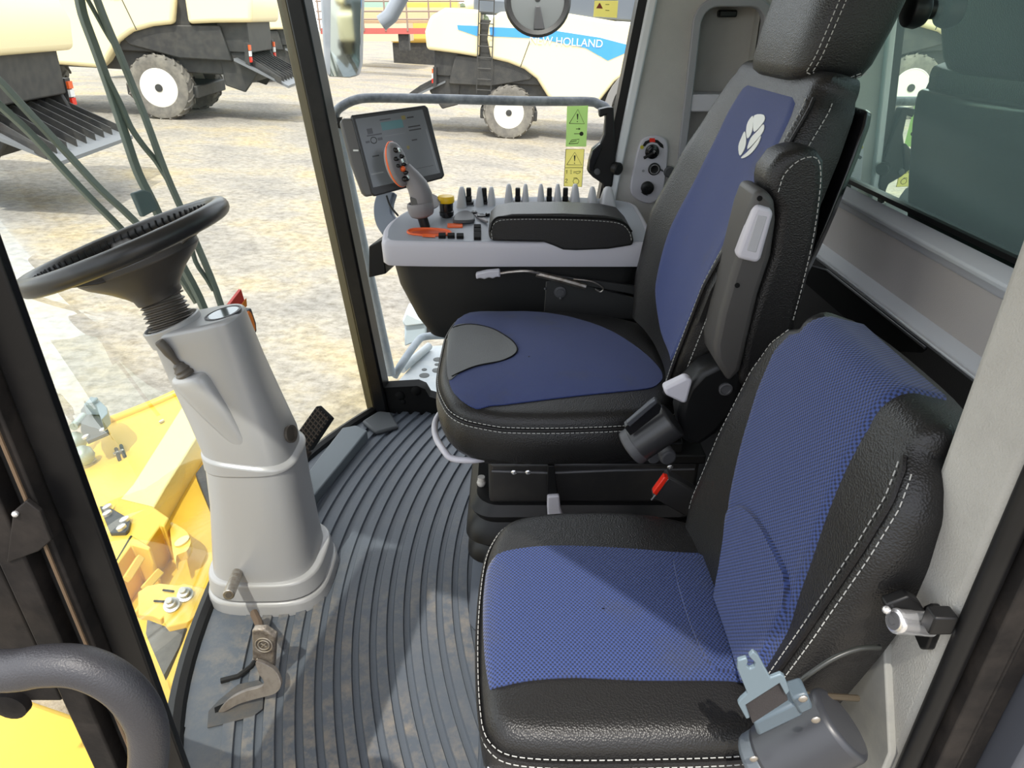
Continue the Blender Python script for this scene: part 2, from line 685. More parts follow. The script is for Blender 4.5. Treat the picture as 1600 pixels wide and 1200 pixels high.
QX0, QX1, QZ0, QZ1, QY = .508, .688, .70, 1.288, 2.10
m = MB()
m.prism([V((px(0) + .035, QY, 0)), V((px(ZT) + .035, QY, ZT)), V((QX0, QY, ZT)), V((QX0, QY, 0))], (0, .05, 0))
m.bb((QX1, QY, 0), (XR + .06, QY + .05, ZT))
m.bb((QX0, QY, 0), (QX1, QY + .05, QZ0))
m.bb((QX0, QY, QZ1), (QX1, QY + .05, ZT))
m.bb((QX0 - .02, QY + .10, QZ0 - .02), (QX1 + .02, QY + .12, QZ1 + .02))
m.bb((QX0 - .004, QY + .04, QZ0), (QX0, QY + .11, QZ1))
m.bb((QX1, QY + .04, QZ0), (QX1 + .004, QY + .11, QZ1))
m.bb((QX0, QY + .04, QZ1), (QX1, QY + .11, QZ1 + .004))
m.bb((QX0, QY + .04, QZ0 - .004), (QX1, QY + .11, QZ0))
st(m.build('wall_right', felt))


def rrect(x0, x1, z0, z1, r, n=6):
    out = []
    for cx, cz, a in ((x1 - r, z1 - r, 0), (x0 + r, z1 - r, 90), (x0 + r, z0 + r, 180), (x1 - r, z0 + r, 270)):
        for i in range(n + 1):
            t = math.radians(a + 90 * i / n)
            out.append((cx + r * math.cos(t), cz + r * math.sin(t)))
    return out


m = MB()
path = rrect(QX0 - .006, QX1 + .006, QZ0, QZ1 + .006, .05)
o_ = [V((a, QY - .010, b)) for a, b in rrect(QX0 - .018, QX1 + .018, QZ0 - .012, QZ1 + .018, .060)]
i_ = [V((a, QY - .010, b)) for a, b in rrect(QX0 + .004, QX1 - .004, QZ0 + .01, QZ1 - .004, .042)]
ob = [p + V((0, .012, 0)) for p in o_]
ib = [p + V((0, .035, 0)) for p in i_]
m.loft([ob, o_, i_, ib], False, False)
st(m.build('trim_%d' % k, md_grey, bevel=.003)); k += 1
m = MB(); m.bb((QX0 - .004, QY - .006, 1.020), (QX1, QY + .10, 1.066))
st(m.build('trim_%d' % k, lt_grey, bevel=.004)); k += 1
m = MB(); m.box((.605, QY + .085, 1.268), (.05, .03, .018))
tag(m.build('pocket_lamp', black, bevel=.004), 'small black lamp at the top inside the grey side pocket', 'lamp')

# rear wall in horizontal bands
zb = lambda u, v: at(u, v, X=XR).z


def rear_band(name, x0, x1, z0, z1, mm, bevel=0):
    m = MB(); m.bb((x0, .50, z0), (x1, QY + .06, z1))
    return st(m.build(name, mm, bevel=bevel))


Z1, Z2, Z3, Z4, Z5 = .742, .800, .893, .922, .955
rear_band('wall_rear', XR, XR + .05, 0, Z1 + .01, M('rear_lower', (.018, .017, .017), .75, bump=.3, bscale=300))
m = MB()
zl = (at(1271, 406, X=XR - .04).z + at(1539, 598, X=XR - .04).z) / 2
m.prism([V((XR - .040, .50, zl)), V((XR - .041, .50, zl + .006)), V((XR - .028, .50, Z2 - .016)), V((XR - .004, .50, Z2)), V((XR + .04, .50, Z2)), V((XR + .04, .50, zl))], (0, QY + .06 - .50, 0))
st(m.build('trim_%d' % k, silver_trim, bevel=.004)); k += 1
rear_band('wall_rear', XR - .006, XR + .05, Z2 - .005, Z3 + .005, M('rear_felt', L(200, 194, 190), .9, bump=.3, bscale=420), .002)
rear_band('trim_%d' % k, XR - .014, XR + .05, Z3, Z4, panel_grey, .006); k += 1
m = MB()
m.prism([V((XR - .040, .50, Z4 - .004)), V((XR - .042, .50, Z4 + .006)), V((XR - .006, .50, Z5)), V((XR + .04, .50, Z5)), V((XR + .04, .50, Z4 - .004))], (0, QY + .06 - .50, 0))
st(m.build('trim_%d' % k, sill_grey, bevel=.003)); k += 1
rear_band('trim_%d' % k, XR - .030, XR + .02, Z5, Z5 + .008, black); k += 1
m = MB(); m.grid([[V((XR - .02, .5, z)), V((XR - .02, QY, z))] for z in (Z5 - .01, ZT)])
st(m.build('window_3', rear_glass))
m = MB()
m.prism(ats([(1262, 410), (1292, 423), (1447, 545), (1440, 551), (1380, 548), (1255, 440)], X=XR - .002), (.02, 0, 0))
st(m.build('trim_%d' % k, black_soft)); k += 1
m = MB()
q = ats([(1268, 415), (1292, 422), (1446, 544)], X=XR - .003)
m.tube(q, .0025, 6)
st(m.build('trim_%d' % k, dk_grey)); k += 1
# engine deck wall behind the tinted pane
m = MB(); m.bb((XR + 1.1, -.2, -.3), (XR + 1.2, 5, 1.25))
for y in (1.0, 1.8, 2.6):
    m.bb((XR + 1.06, y, -.3), (XR + 1.11, y + .05, 1.25))
st(m.build('wall_exterior', tank_mat))

# left rear door post
m = MB(); m.bb((.41, .452, .0), (.50, .545, ZT))
st(m.build('trim_%d' % k, felt2, bevel=.012, seg=3)); k += 1
m = MB()
m.prism([V((.402, .458, -.02)), V((.402, .556, -.02)), V((.402, .562, .62)), V((.402, .55, .70)), V((.402, .458, .56))], (.05, 0, 0))
st(m.build('trim_%d' % k, M('scuffed_grey', L(138, 138, 134), .7, var=L(160, 158, 150), vscale=12, spec=.3), bevel=.002)); k += 1
m = MB()
m.tube([V((.417, .446, z)) for z in (-.1, .5, 1.1, ZT)], .010, 12)
st(m.build('trim_%d' % k, black)); k += 1
m = MB()
m.bb((.426, .425, -.1), (.447, .455, ZT)); m.bb((.450, .432, -.1), (.474, .455, ZT))
m.tube([V((.449, .430, z)) for z in (-.1, .5, 1.1, ZT)], .005, 10)
st(m.build('trim_%d' % k, dusty, bevel=.002)); k += 1
m = MB(); m.bb((.4765, .40, -.4), (.85, .455, .86))
st(m.build('trim_%d' % k, M('door_edge_blue_grey', (.06, .065, .08), .45), bevel=.004)); k += 1

# ------------------------------------------------------------------ rubber mat
mc = V((1.25, 1.36, 0))
rs = []
P_ = .0385
r = 1.325
while r < 1.87:
    rs += [(r, .003), (r + .002, .0105), (r + .0235, .0105), (r + .0255, .0045), (r + .0265, .003)]
    r += P_
rs += [(1.872, .003), (1.876, .008), (1.90, .008), (1.93, .008), (1.96, .008), (2.0, .008), (2.04, .008), (2.10, .008), (2.2, .008)]
rs = [(1.27, .006), (1.30, .006), (1.318, .006)] + rs
m = MB()
ths = [PI - .70 + 1.4 * i / 170 for i in range(171)]
idx = {}
for i, (r, z) in enumerate(rs):
    for j, t in enumerate(ths):
        idx[i, j] = len(m.v)
        m.v.append(V((mc.x + r * math.cos(t), mc.y + r * math.sin(t), z)))
for i in range(len(rs) - 1):
    for j in range(len(ths) - 1):
        c = (m.v[idx[i, j]] + m.v[idx[i + 1, j + 1]]) / 2
        if .47 < c.y < 2.115 and c.x > wsx(c.y, 0) + .005 and not (c.y < 1.0 and c.x < -.345 - (c.y - .45) * .9 and False):
            m.f.append([idx[i, j], idx[i, j + 1], idx[i + 1, j + 1], idx[i + 1, j]])
fm = m.build('floor_mat', mat_mat, angle=25)
tag(fm, 'ribbed dusty blue-grey rubber floor mat curving around the seats', 'floor mat')

# heel wedge
m = MB()
tp = ats([(476, 742), (572, 668), (553, 663), (540, 664), (500, 712), (476, 735), (470, 780)], Z=.045)
tp = ats([(478, 790), (574, 672), (556, 664), (535, 668), (498, 715), (474, 748)], Z=.045)
m.prism(tp, (0, 0, -.036))
tag(m.build('foot_rest', M('rest_rubber', (.12, .14, .155), .5), bevel=.004), 'raised flat rubber foot rest by the brake pedal', 'foot rest')

# ------------------------------------------------------------------ outside ground
GS = -.055
GN = V((.055, 0, 1)).normalized()


def gz(x, y):
    return -2.05 + GS * x


m = MB()
xs = [-160, -60, -30, -15, -6, 0, 6, 15, 40, 120]
ys_ = [-40, -15, -5, 0, 5, 10, 15, 20, 30, 50, 90, 200]
m.grid([[V((x, y, -2.05 + GS * max(-16, min(x, 12)))) for x in xs] for y in ys_])
st(m.build('ground', ground_mat()))

# ------------------------------------------------------------------ steering column
YC = 1.30
col = thing('steering_column', 'silver-grey plastic steering column rising from the mat under the steering wheel', 'steering column', (-.60, YC, 0))


def oblong(c, hx, hy, tilt=0, n=40, e=3.2, slope=0):
    """super-ellipse ring, tilted about Y by tilt degrees"""
    R = rotm(y=tilt)
    out = []
    for j in range(n):
        t = 2 * PI * j / n
        a, b = math.cos(t), math.sin(t)
        x = hx * math.copysign(abs(a) ** (2 / e), a)
        y = hy * math.copysign(abs(b) ** (2 / e), b)
        out.append(V(c) + R @ V((x, y, slope * x)))
    return out


m = MB()
m.loft([oblong((-.597, YC, z), hx, hy) for z, hx, hy in ((.0, .148, .132), (.035, .146, .130), (.042, .138, .124))])
m.build('foot_skirt', silver, col, bevel=.004)
m = MB()
m.loft([oblong((-.597, YC, z), hx, hy) for z, hx, hy in ((.046, .141, .127), (.088, .136, .122), (.092, .130, .118))])
m.build('base_collar', silver, col, bevel=.004)
m = MB()
m.loft([oblong((x, YC, z), hx, hy) for x, z, hx, hy in ((-.600, .08, .124, .112), (-.598, .14, .118, .106), (-.588, .28, .106, .096), (-.582, .385, .101, .092))])
m.build('lower_cover', silver, col, bevel=.004)
m = MB()
m.loft([oblong((-.582, YC, .380), .104, .095), oblong((-.582, YC, .402), .104, .095, slope=-.16), oblong((-.583, YC, .409), .096, .088, slope=-.16)])
m.build('cover_lip', silver, col, bevel=.003)
up = []
for z, hx, hy, cx in ((.37, .094, .086, -.583), (.425, .096, .088, -.588), (.50, .094, .080, -.604), (.60, .093, .070, -.626), (.68, .092, .064, -.640), (.706, .091, .063, -.644), (.712, .086, .058, -.645)):
    up.append(oblong((cx, YC, z), hx, hy, 0, slope=.20 * min(1, max(0, (z - .42) / .25))))
m = MB()
m.loft(up)
upper = m.build('upper_cover', silver, col, bevel=.003)
# moulded pod on the camera side carrying the stalk
m = MB()
pod = []
for z, cx, hx, cy, hy in ((.425, -.565, .010, YC - .070, .010), (.47, -.585, .022, YC - .068, .018), (.53, -.615, .032, YC - .066, .024), (.60, -.650, .038, YC - .066, .028), (.612, -.655, .036, YC - .066, .026), (.618, -.655, .030, YC - .066, .020)):
    pod.append(oblong((cx, cy, z), hx, hy, 0, 24, 2.8, slope=.18))
m.loft(pod)
m.build('stalk_pod', silver, col, bevel=.003)
# stalk
m = MB()
b0 = V((-.660, YC - .068, .616)); ax = V((-.42, -.05, .9)).normalized()
m.lathe([(.019, 0), (.020, .006), (.016, .010), (.017, .015), (.013, .020), (.012, .026), (.007, .030)], b0, ax, 20)
m.lathe([(.006, .026), (.0065, .04), (.0095, .055), (.0095, .082), (.008, .085)], b0, ax, 18)
m.build('stalk', boot_mat, col)
# cup recess and bolt hole
c0 = V((-.590, YC + .000, .7225))
m = MB()
m.lathe([(.036, -.006), (.038, .0015), (.034, .002), (.032, -.0035)], c0, V((-.20, 0, 1)), 28)
m.build('cup_ring', dk_grey, col)
m = MB(); m.lathe([(.031, -.002), (.031, .0012)], c0, V((-.20, 0, 1)), 28)
m.build('cup_lens', M('cup_glass', (.12, .13, .14), .08, metal=.6), col)
m = MB()
m.lathe([(.020, -.004), (.020, .002), (.016, .002), (.016, -.02)], V((-.487, YC - .02, .445)), V((1, -.25, .2)), 24)
m.build('pivot_cap', boot_mat, col)
# collar ring at the boot
wc = V((-.754, YC + .01, .864)); wn = V((-.325, 0, .946)).normalized()
bt = V((-.700, YC, .700))
m = MB()
m.lathe([(.058, -.03), (.059, .004), (.055, .006), (.051, -.004), (.051, -.02)], bt, wn, 32, False)
m.build('boot_collar', silver, col, bevel=.001)
# release pin
m = MB()
pa, pb = V((-.640, YC - .09, .115)), at(357, 930, Y=YC - .20)
m.cyl(pa, pb, .0125, 20)
m.build('release_pin', steel, col, bevel=.002)
m = MB(); m.cyl(pb - (pb - pa).normalized() * .004, pb + (pb - pa).normalized() * .001, .0065, 14)
m.build('pin_hole', orange if False else boot_mat, col)

# ------------------------------------------------------------------ steering wheel
sw = thing('steering_wheel', 'black steering wheel tilted away above the silver column', 'steering wheel', wc)
wx, wy, wz = V((.946, 0, .325)), V((0, 1, 0)), wn
RW = .191


def wp(a, r, h=0):
    return wc + (wx * math.cos(a) + wy * math.sin(a)) * r + wz * h


m = MB()
n, k2 = 72, 14
rings = []
for i in range(n + 1):
    a = 2 * PI * i / n
    ring = []
    for j in range(k2):
        t = 2 * PI * j / k2
        rr = .0170 + (.0010 * math.cos(t * 1) * abs(math.sin(a * 9)) if math.cos(t) < 0 else 0)
        ring.append(wp(a, RW + rr * math.cos(t), rr * 1.08 * math.sin(t)))
    rings.append(ring)
m.loft(rings, False, False)
rim = m.build('rim', wheel_mat, sw)
m = MB()
for i in range(140):
    a = 2 * PI * i / 140
    if i % 2 == 0:
        m.tube([wp(a, RW - .0166, -.010), wp(a + .012, RW - .0185, 0), wp(a, RW - .0166, .010)], .0018, 5)
m.build('grip_ribs', rubber, rim)
m = MB()
for a in (0.0, 2 * PI / 3 + .1, 4 * PI / 3 - .1):
    pts = [(.045, -.050, .040), (.10, -.040, .036), (.15, -.022, .028), (.205, -.004, .019)]
    rings = []
    for r_, h, w in pts:
        t_ = V((-math.sin(a) * 1, math.cos(a), 0))
        tx = wx * t_.x + wy * t_.y
        rings.append([wp(a, r_, h) + tx * w, wp(a, r_, h + .014) + tx * w * .8, wp(a, r_, h + .014) - tx * w * .8, wp(a, r_, h) - tx * w])
    m.loft(rings)
each(m, 'spoke', hub_mat, sw, bevel=.005, seg=3)
m = MB()
rings = []
for h, hx, hy in ((-.118, .046, .046), (-.105, .048, .048), (-.095, .058, .052), (-.075, .082, .066), (-.052, .118, .085), (-.040, .130, .092), (-.028, .126, .090), (-.022, .11, .08)):
    rings.append([wc + wx * (hx * math.cos(2 * PI * j / 40)) + wy * (hy * math.sin(2 * PI * j / 40)) + wz * h for j in range(40)])
m.loft(rings)
m.build('hub', hub_mat, sw, bevel=.002)
m = MB()
prof = []
ln = (wc + wz * -.118 - bt).length
d_ = (wc + wz * -.118 - bt).normalized()
for i in range(6):
    h = ln * i / 6 - .006
    prof += [(.039, h), (.0485 - .0008 * i, h + ln * .05), (.0475 - .0008 * i, h + ln * .085), (.039, h + ln * .135)]
prof += [(.038, ln * .96), (.045, ln * .97), (.046, ln * 1.03)]
m.lathe(prof, bt, d_, 32)
m.build('bellows', boot_mat, sw)

# ------------------------------------------------------------------ pedals
pd = thing('tilt_pedal', 'worn bare metal foot pedal on a bent strap coming through the mat', 'pedal', (-.56, .95, .008))
m = MB()
tpv = ats([(393, 985), (412, 984), (430, 996), (427, 1047), (402, 1036), (394, 1030)], Y=.975)
m.prism(tpv, (.004, .012, .004))
m.build('tread_plate', M('worn_steel', (.34, .30, .26), .5, metal=.6, bump=1.0, bscale=150, var=(.16, .13, .11), vscale=70), pd, bevel=.003)
m = MB()
c_ = at(412, 1008, Y=.972)
for r_ in (.011, .017):
    m.tube(circle(c_, V((0, -1, .15)), r_, 24), .0013, 6, closed=True)
for i in range(4):
    m.ball(at(402 + i * 6, 1030 + i * 3.2, Y=.973), .0022, 8)
m.tube([c_ + V((-.005, 0, -.005)), c_ + V((.005, 0, .005))], .0012, 6)
m.tube([c_ + V((-.005, 0, .005)), c_ + V((.005, 0, -.005))], .0012, 6)
m.build('tread_pattern', M('tread_steel', (.42, .38, .33), .45, metal=.7), pd)
m = MB()
q_ = smooth([at(u, v, Y=.966 - max(0, v - 1048) * .00085) for u, v in ((400, 1034), (427, 1045), (437, 1062), (438, 1074), (428, 1085), (398, 1093), (372, 1101), (352, 1112), (341, 1112), (358, 1093), (384, 1080), (406, 1074), (412, 1066), (404, 1052))], 4, True)
m.prism(q_, (.002, .007, .001))
m.build('strap', M('strap_steel', (.20, .18, .165), .45, metal=.5, var=(.12, .10, .09), vscale=40), pd, bevel=.0015)
m = MB()
m.tube([at(397, 958, Y=1.12), at(405, 975, Y=1.05), at(408, 992, Y=.99)], .009, 8)
m.build('pivot_arm', M('rusty_arm', (.12, .075, .045), .7), pd)
m = MB()
m.prism(ats([(343, 1094), (372, 1070), (404, 1063), (413, 1070), (411, 1108), (395, 1120), (350, 1132), (324, 1138), (326, 1112)], Z=.0088), (0, 0, .0022))
m.build('slot_plate', M('slot_rubber', (.05, .055, .062), .6, var=(.10, .085, .07), vscale=24), pd, bevel=.001)
m = MB()
m.prism(ats([(335, 1106), (352, 1098), (362, 1100), (348, 1110), (336, 1114)], Z=.0111), (0, 0, .0006))
m.build('slot', black_soft, pd)
m = MB()
m.tube([p + V((0, 0, 0)) for p in ats([(345, 1064), (372, 1057), (392, 1042), (398, 1034)], Z=.012)], .006, 8)
m.build('mat_fold', rubber, pd)

bp = thing('brake_pedal', 'black rubber brake pedal with grooved tread beyond the silver column', 'pedal', (-.56, 1.65, .009))
m = MB()
Pb = [at(494, 634, Y=1.66), at(516, 655, Y=1.66), at(482, 706, Y=1.66), at(461, 680, Y=1.66)]
m.prism(Pb, (.010, .016, -.006))
pad = m.build('pad', rubber, bp, bevel=.004)
m = MB()
for i in range(9):
    t = (i + .5) / 9
    a, b = Pb[0].lerp(Pb[3], t), Pb[1].lerp(Pb[2], t)
    m.tube([a.lerp(b, .06), a.lerp(b, .94)], .0026, 6)
for s_ in (.2, .4, .6, .8):
    a, b = Pb[0].lerp(Pb[1], s_), Pb[3].lerp(Pb[2], s_)
    m.tube([a, b], .0015, 5)
m.build('tread', M('tread_brown', (.075, .058, .045), .7), pad)
m = MB()
m.prism(ats([(460, 684), (482, 708), (474, 722), (462, 712)], Y=1.665), (.008, .012, -.005))
m.tube([at(475, 690, Y=1.68), at(464, 730, Y=1.64), V((-.63, 1.62, .0))], .012, 8)
m.build('pedal_arm', M('arm_brown', (.06, .045, .035), .7), bp, bevel=.002)

# ------------------------------------------------------------------ cushions
class Pillow:
    def __init__(s, c, outline, base, dome, r, n=120):
        s.c = V((c[0], c[1], 0)); s.base = base; s.dome = dome; s.r = r; s.n = n
        s.R = []
        k = len(outline)
        for i in range(n):
            a = 2 * PI * i / n
            d = (math.cos(a), math.sin(a))
            best = .01
            for j in range(k):
                p, q = outline[j], outline[(j + 1) % k]
                ex, ey = q[0] - p[0], q[1] - p[1]
                den = d[0] * ey - d[1] * ex
                if abs(den) < 1e-12:
                    continue
                fx, fy = p[0] - c[0], p[1] - c[1]
                t = (fx * ey - fy * ex) / den
                w = (fx * d[1] - fy * d[0]) / den
                if t > 0 and -1e-6 <= w <= 1 + 1e-6:
                    best = max(best, t)
            s.R.append(best)

    def rad(s, a):
        x = (a / (2 * PI) % 1) * s.n
        i = int(x); f = x - i
        return s.R[i % s.n] * (1 - f) + s.R[(i + 1) % s.n] * f

    def z(s, x, y):
        dx, dy = x - s.c.x, y - s.c.y
        R = s.rad(math.atan2(dy, dx))
        q = min(1, math.hypot(dx, dy) / R)
        d = (1 - q) * R
        e = 0
        if d < s.r:
            e = s.r - math.sqrt(max(0, s.r ** 2 - (s.r - d) ** 2))
        return s.base(x, y) + s.dome * (1 - q * q) - e

    def body(s, skirt):
        m = MB()
        rings = []
        for q in [.02, .2, .4, .6, .72, .8, .86, .9, .93, .955, .975, .988, .996, 1]:
            ring = []
            for i in range(s.n):
                a = 2 * PI * i / s.n
                x = s.c.x + math.cos(a) * s.R[i] * q
                y = s.c.y + math.sin(a) * s.R[i] * q
                ring.append(V((x, y, s.z(x, y))))
            rings.append(ring)
        for out, dz in skirt:
            ring = []
            for i in range(s.n):
                a = 2 * PI * i / s.n
                x = s.c.x + math.cos(a) * (s.R[i] + out)
                y = s.c.y + math.sin(a) * (s.R[i] + out)
                ring.append(V((x, y, s.base(x, y) - s.r - dz)))
            rings.append(ring)
        m.loft(rings)
        return m

    def rim(s, off, dz, a0=0, a1=2 * PI, n=160):
        out = []
        for i in range(n + 1):
            a = a0 + (a1 - a0) * i / n
            R = s.rad(a) + off
            x, y = s.c.x + math.cos(a) * R, s.c.y + math.sin(a) * R
            out.append(V((x, y, s.base(x, y) - s.r + dz)))
        return out

    def patch(s, poly, off=.002, rings=(.01, .25, .5, .7, .85, .95, 1), n=5, sm=True):
        P = smooth([V((p[0], p[1], 0)) for p in poly], n, True) if sm else [V((p[0], p[1], 0)) for p in poly]
        c = sum(P, V()) / len(P)
        m = MB()
        R, U = [], []
        for q in rings:
            ring, uv = [], []
            for p in P + [P[0]]:
                x = c.x + (p.x - c.x) * q; y = c.y + (p.y - c.y) * q
                z = s.z(x, y) + off
                ring.append(V((x, y, z))); uv.append((x, y))
            R.append(ring); U.append(uv)
        ring = []
        for p in P + [P[0]]:
            ring.append(V((p.x, p.y, s.z(p.x, p.y) - .003)))
        R.append(ring); U.append([(p.x, p.y) for p in P + [P[0]]])
        m.grid(R, U)
        return m

    def edge(s, poly, off=.0015, n=5):
        P = smooth([V((p[0], p[1], 0)) for p in poly], n, False)
        return [V((p.x, p.y, s.z(p.x, p.y) + off)) for p in P]


def xy(l, Z):
    return [(p.x, p.y) for p in ats(l, Z=Z)]


# ------------------------------------------------------------------ operator seat
seat = thing('operator_seat', 'large blue and black operator seat with headrest behind the steering wheel', 'seat', (.1, 1.38, 0))
OZ = .60
ol = [(-.128, 1.165), (-.150, 1.25), (-.153, 1.40), (-.150, 1.50), (-.125, 1.60), (-.05, 1.645), (.10, 1.655), (.25, 1.62), (.335, 1.55), (.35, 1.40), (.34, 1.22), (.28, 1.13), (.10, 1.106), (-.06, 1.112), (-.105, 1.130)]
ol = [(p.x, p.y) for p in smooth([V((a, b, 0)) for a, b in ol], 5, True)]
base_o = lambda x, y: OZ - .012 + .022 * max(0, min(1, (-.02 - x) / .15)) + 0 * y
pil = Pillow((.10, 1.37), ol, base_o, .020, .022)
m = pil.body([(.006, .010), (.010, .040), (.006, .070), (-.006, .086), (-.03, .092)])
cush = m.build('seat_cushion', leather, seat, angle=60)
bl = xy([(708, 512), (716, 492), (745, 481), (800, 478), (870, 485), (940, 508), (1000, 541), (1034, 572), (1030, 592), (1000, 603), (900, 613), (830, 620), (775, 626), (742, 645), (722, 634), (704, 606), (701, 590), (712, 588), (742, 574), (780, 565), (806, 552), (800, 532), (770, 514), (730, 508)], OZ + .008)
# keep the blue patch as two simple lobes: rear field plus the front flanks, one mesh
m = MB()
rows, uvs = [], []
field = xy([(730, 484), (800, 478), (870, 485), (940, 508), (1000, 541), (1034, 572), (1030, 592), (1000, 603), (900, 613), (830, 620), (772, 626), (744, 632), (718, 621), (704, 604), (701, 585), (702, 560), (704, 530), (708, 508)], OZ + .006)
m = pil.patch(field, .0022, n=4)
m.build('blue_cloth', blue_fine, cush, angle=60)
nose = xy([(703, 512), (735, 507), (770, 513), (796, 528), (808, 544), (803, 555), (782, 564), (745, 573), (718, 584), (702, 594), (698, 570), (699, 535)], OZ + .008)
m = pil.patch(nose, .0042, n=4)
m.build('grey_nose_patch', leather_grey, cush, angle=60)
m = MB()
e_ = pil.edge(xy([(708, 513), (735, 508), (770, 514), (796, 529), (808, 544), (803, 555), (782, 564), (745, 573), (718, 584), (706, 590)], OZ + .008), .004)
m.tube(e_, .0016, 6)
m.build('piping', black_soft, cush)
m = MB()
m.dashes(pil.rim(.0045, .004, PI * .62, PI * 1.86), .0008)
m.dashes(pil.rim(.0072, -.006, PI * .62, PI * 1.86), .0008)
m.build('stitching', stitch, cush)
m = MB(); m.tube(pil.rim(.0055, -.001, 0, 2 * PI, 120), .0028, 6)
m.build('seam', leather_side, cush)

# backrest: profile across (bolsters come forward), lofted up a reclined line
BX, BS = .335, .25


class Back:
    def __init__(s, x0, z0, slope, yc, stations, depth):
        s.x0, s.z0, s.sl, s.yc, s.S, s.depth = x0, z0, slope, yc, stations, depth
        l = math.sqrt(1 + slope * slope)
        s.up = V((slope / l, 0, 1 / l)); s.fw = V((-1 / l, 0, slope / l))
        s.o = V((x0, yc, z0))

    def par(s, h):
        S = s.S
        for a, b in zip(S, S[1:]):
            if h <= b[0]:
                break
        t = max(0, min(1, (h - a[0]) / (b[0] - a[0])))
        t = t * t * (3 - 2 * t) * .35 + t * .65
        return [p + (q - p) * t for p, q in zip(a, b)]

    def front(s, w, h, off=0):
        _, hw, bol, bulge = s.par(h)
        y = hw * w
        f = bulge * (1 - w * w) + bol * abs(w) ** 2.4
        if abs(w) > .86:
            d = (abs(w) - .86) / .14
            f -= .022 * (1 - math.sqrt(max(0, 1 - d * d)))
        return s.o + s.up * h + V((0, 1, 0)) * y + s.fw * (f + off)

    RO = .032

    def over(s, w, th, back=0, off=0):
        h1 = s.S[-1][0]
        p = s.front(w * (1 - .07 * (1 - math.cos(th))), h1)
        return p - s.fw * (s.RO * (1 - math.cos(th)) + back - off * math.cos(th)) + s.up * (s.RO * math.sin(th) + off * math.sin(th))

    def ring(s, h, shr=0, n=40):
        _, hw, bol, bulge = s.par(h)
        f = [s.front(-1 + 2 * i / n, h) for i in range(n + 1)]
        bk = []
        for i in range(9):
            w = 1 - 2 * i / 8
            bk.append(s.o + s.up * h + V((0, 1, 0)) * hw * w * .93 - s.fw * (s.depth * (1 - .25 * abs(w) ** 3)))
        r = f + bk
        if shr:
            c = sum(r, V()) / len(r)
            r = [c + (p - c) * (1 - shr) for p in r]
        return r

    def body(s, n=40):
        h0, h1 = s.S[0][0], s.S[-1][0]
        rings = [s.ring(h0, .5), s.ring(h0, .10)]
        rings += [s.ring(h0 + (h1 - h0) * i / n) for i in range(n + 1)]
        for th in (15, 30, 45, 60, 75, 90):
            th = math.radians(th)
            r = [s.over(-1 + 2 * i / 40, th) for i in range(41)]
            hw = s.par(h1)[1] * (1 - .07 * (1 - math.cos(th)))
            r += [s.o + s.up * (h1 + s.RO * math.sin(th)) + V((0, hw * (1 - 2 * i / 8) * .93, 0)) - s.fw * (s.depth * (1 - .25 * abs(1 - 2 * i / 8) ** 3) - .2 * s.RO * (1 - math.cos(th))) for i in range(9)]
            rings.append(r)
        m = MB()
        m.loft(rings)
        return m

    def cub(s, B, h, k):
        for i in range(len(B) - 1):
            if h <= B[i + 1][0] + 1e-9:
                break
        h0, h1 = B[i][0], B[i + 1][0]
        sl = lambda j: (B[min(j + 1, len(B) - 1)][k] - B[max(j - 1, 0)][k]) / (B[min(j + 1, len(B) - 1)][0] - B[max(j - 1, 0)][0])
        d = h1 - h0
        t = (h - h0) / d
        return (2 * t ** 3 - 3 * t * t + 1) * B[i][k] + (t ** 3 - 2 * t * t + t) * d * sl(i) + (3 * t * t - 2 * t ** 3) * B[i + 1][k] + (t ** 3 - t * t) * d * sl(i + 1)

    def patch(s, bounds, off, nw=26, nh=44, over=False):
        """bounds: list of (h, w_left, w_right)"""
        rows, uvs = [], []
        h0, h1 = bounds[0][0], bounds[-1][0]
        for i in range(nh + 1):
            h = h0 + (h1 - h0) * i / nh
            wl, wr = s.cub(bounds, h, 1), s.cub(bounds, h, 2)
            r, u = [], []
            _, hw, _, _ = s.par(h)
            for j in range(nw + 1):
                w = wl + (wr - wl) * j / nw
                edge = j in (0, nw) or i in (0, nh)
                r.append(s.front(w, h, off if not edge else -.002)); u.append((hw * w, h))
            rows.append(r); uvs.append(u)
        if over:
            rows.pop(); uvs.pop()
            wl, wr = bounds[-1][1], bounds[-1][2]
            hw = s.par(h1)[1]
            seq = [(math.radians(a), 0) for a in (0, 12, 24, 36, 48, 60, 72, 82, 90)] + [(PI / 2, b) for b in (.012, .024, .036, .042)]
            for i, (th, b) in enumerate(seq):
                rows.append([s.over(wl + (wr - wl) * j / nw, th, b, off if (0 < j < nw and i < len(seq) - 1) else -.002) for j in range(nw + 1)])
                uvs.append([(hw * (wl + (wr - wl) * j / nw), h1 + s.RO * th + b) for j in range(nw + 1)])
        m = MB()
        m.grid(rows, uvs)
        return m

    def inv(s, u, v, off=0):
        """(w, h) of a measured point"""
        f = 0
        for _ in range(60):
            p = on(u, v, s.o + s.fw * (f + off), s.fw)
            h = (p - s.o).dot(s.up)
            _, hw, bol, bulge = s.par(h)
            w = max(-.97, min(.97, (p.y - s.yc) / hw))
            f = f * .7 + .3 * (bulge * (1 - w * w) + bol * abs(w) ** 2.4)
        return w, h


# stations: height, half width, bolster, bulge
ob = Back(BX, OZ + .005, BS, 1.345, [(.0, .205, .055, .015), (.10, .245, .075, .022), (.24, .265, .085, .022), (.38, .262, .060, .02), (.48, .250, .034, .02), (.545, .235, .018, .016), (.565, .218, .012, .012)], .085)
m = ob.body()
back = m.build('backrest', leather, seat, angle=60)


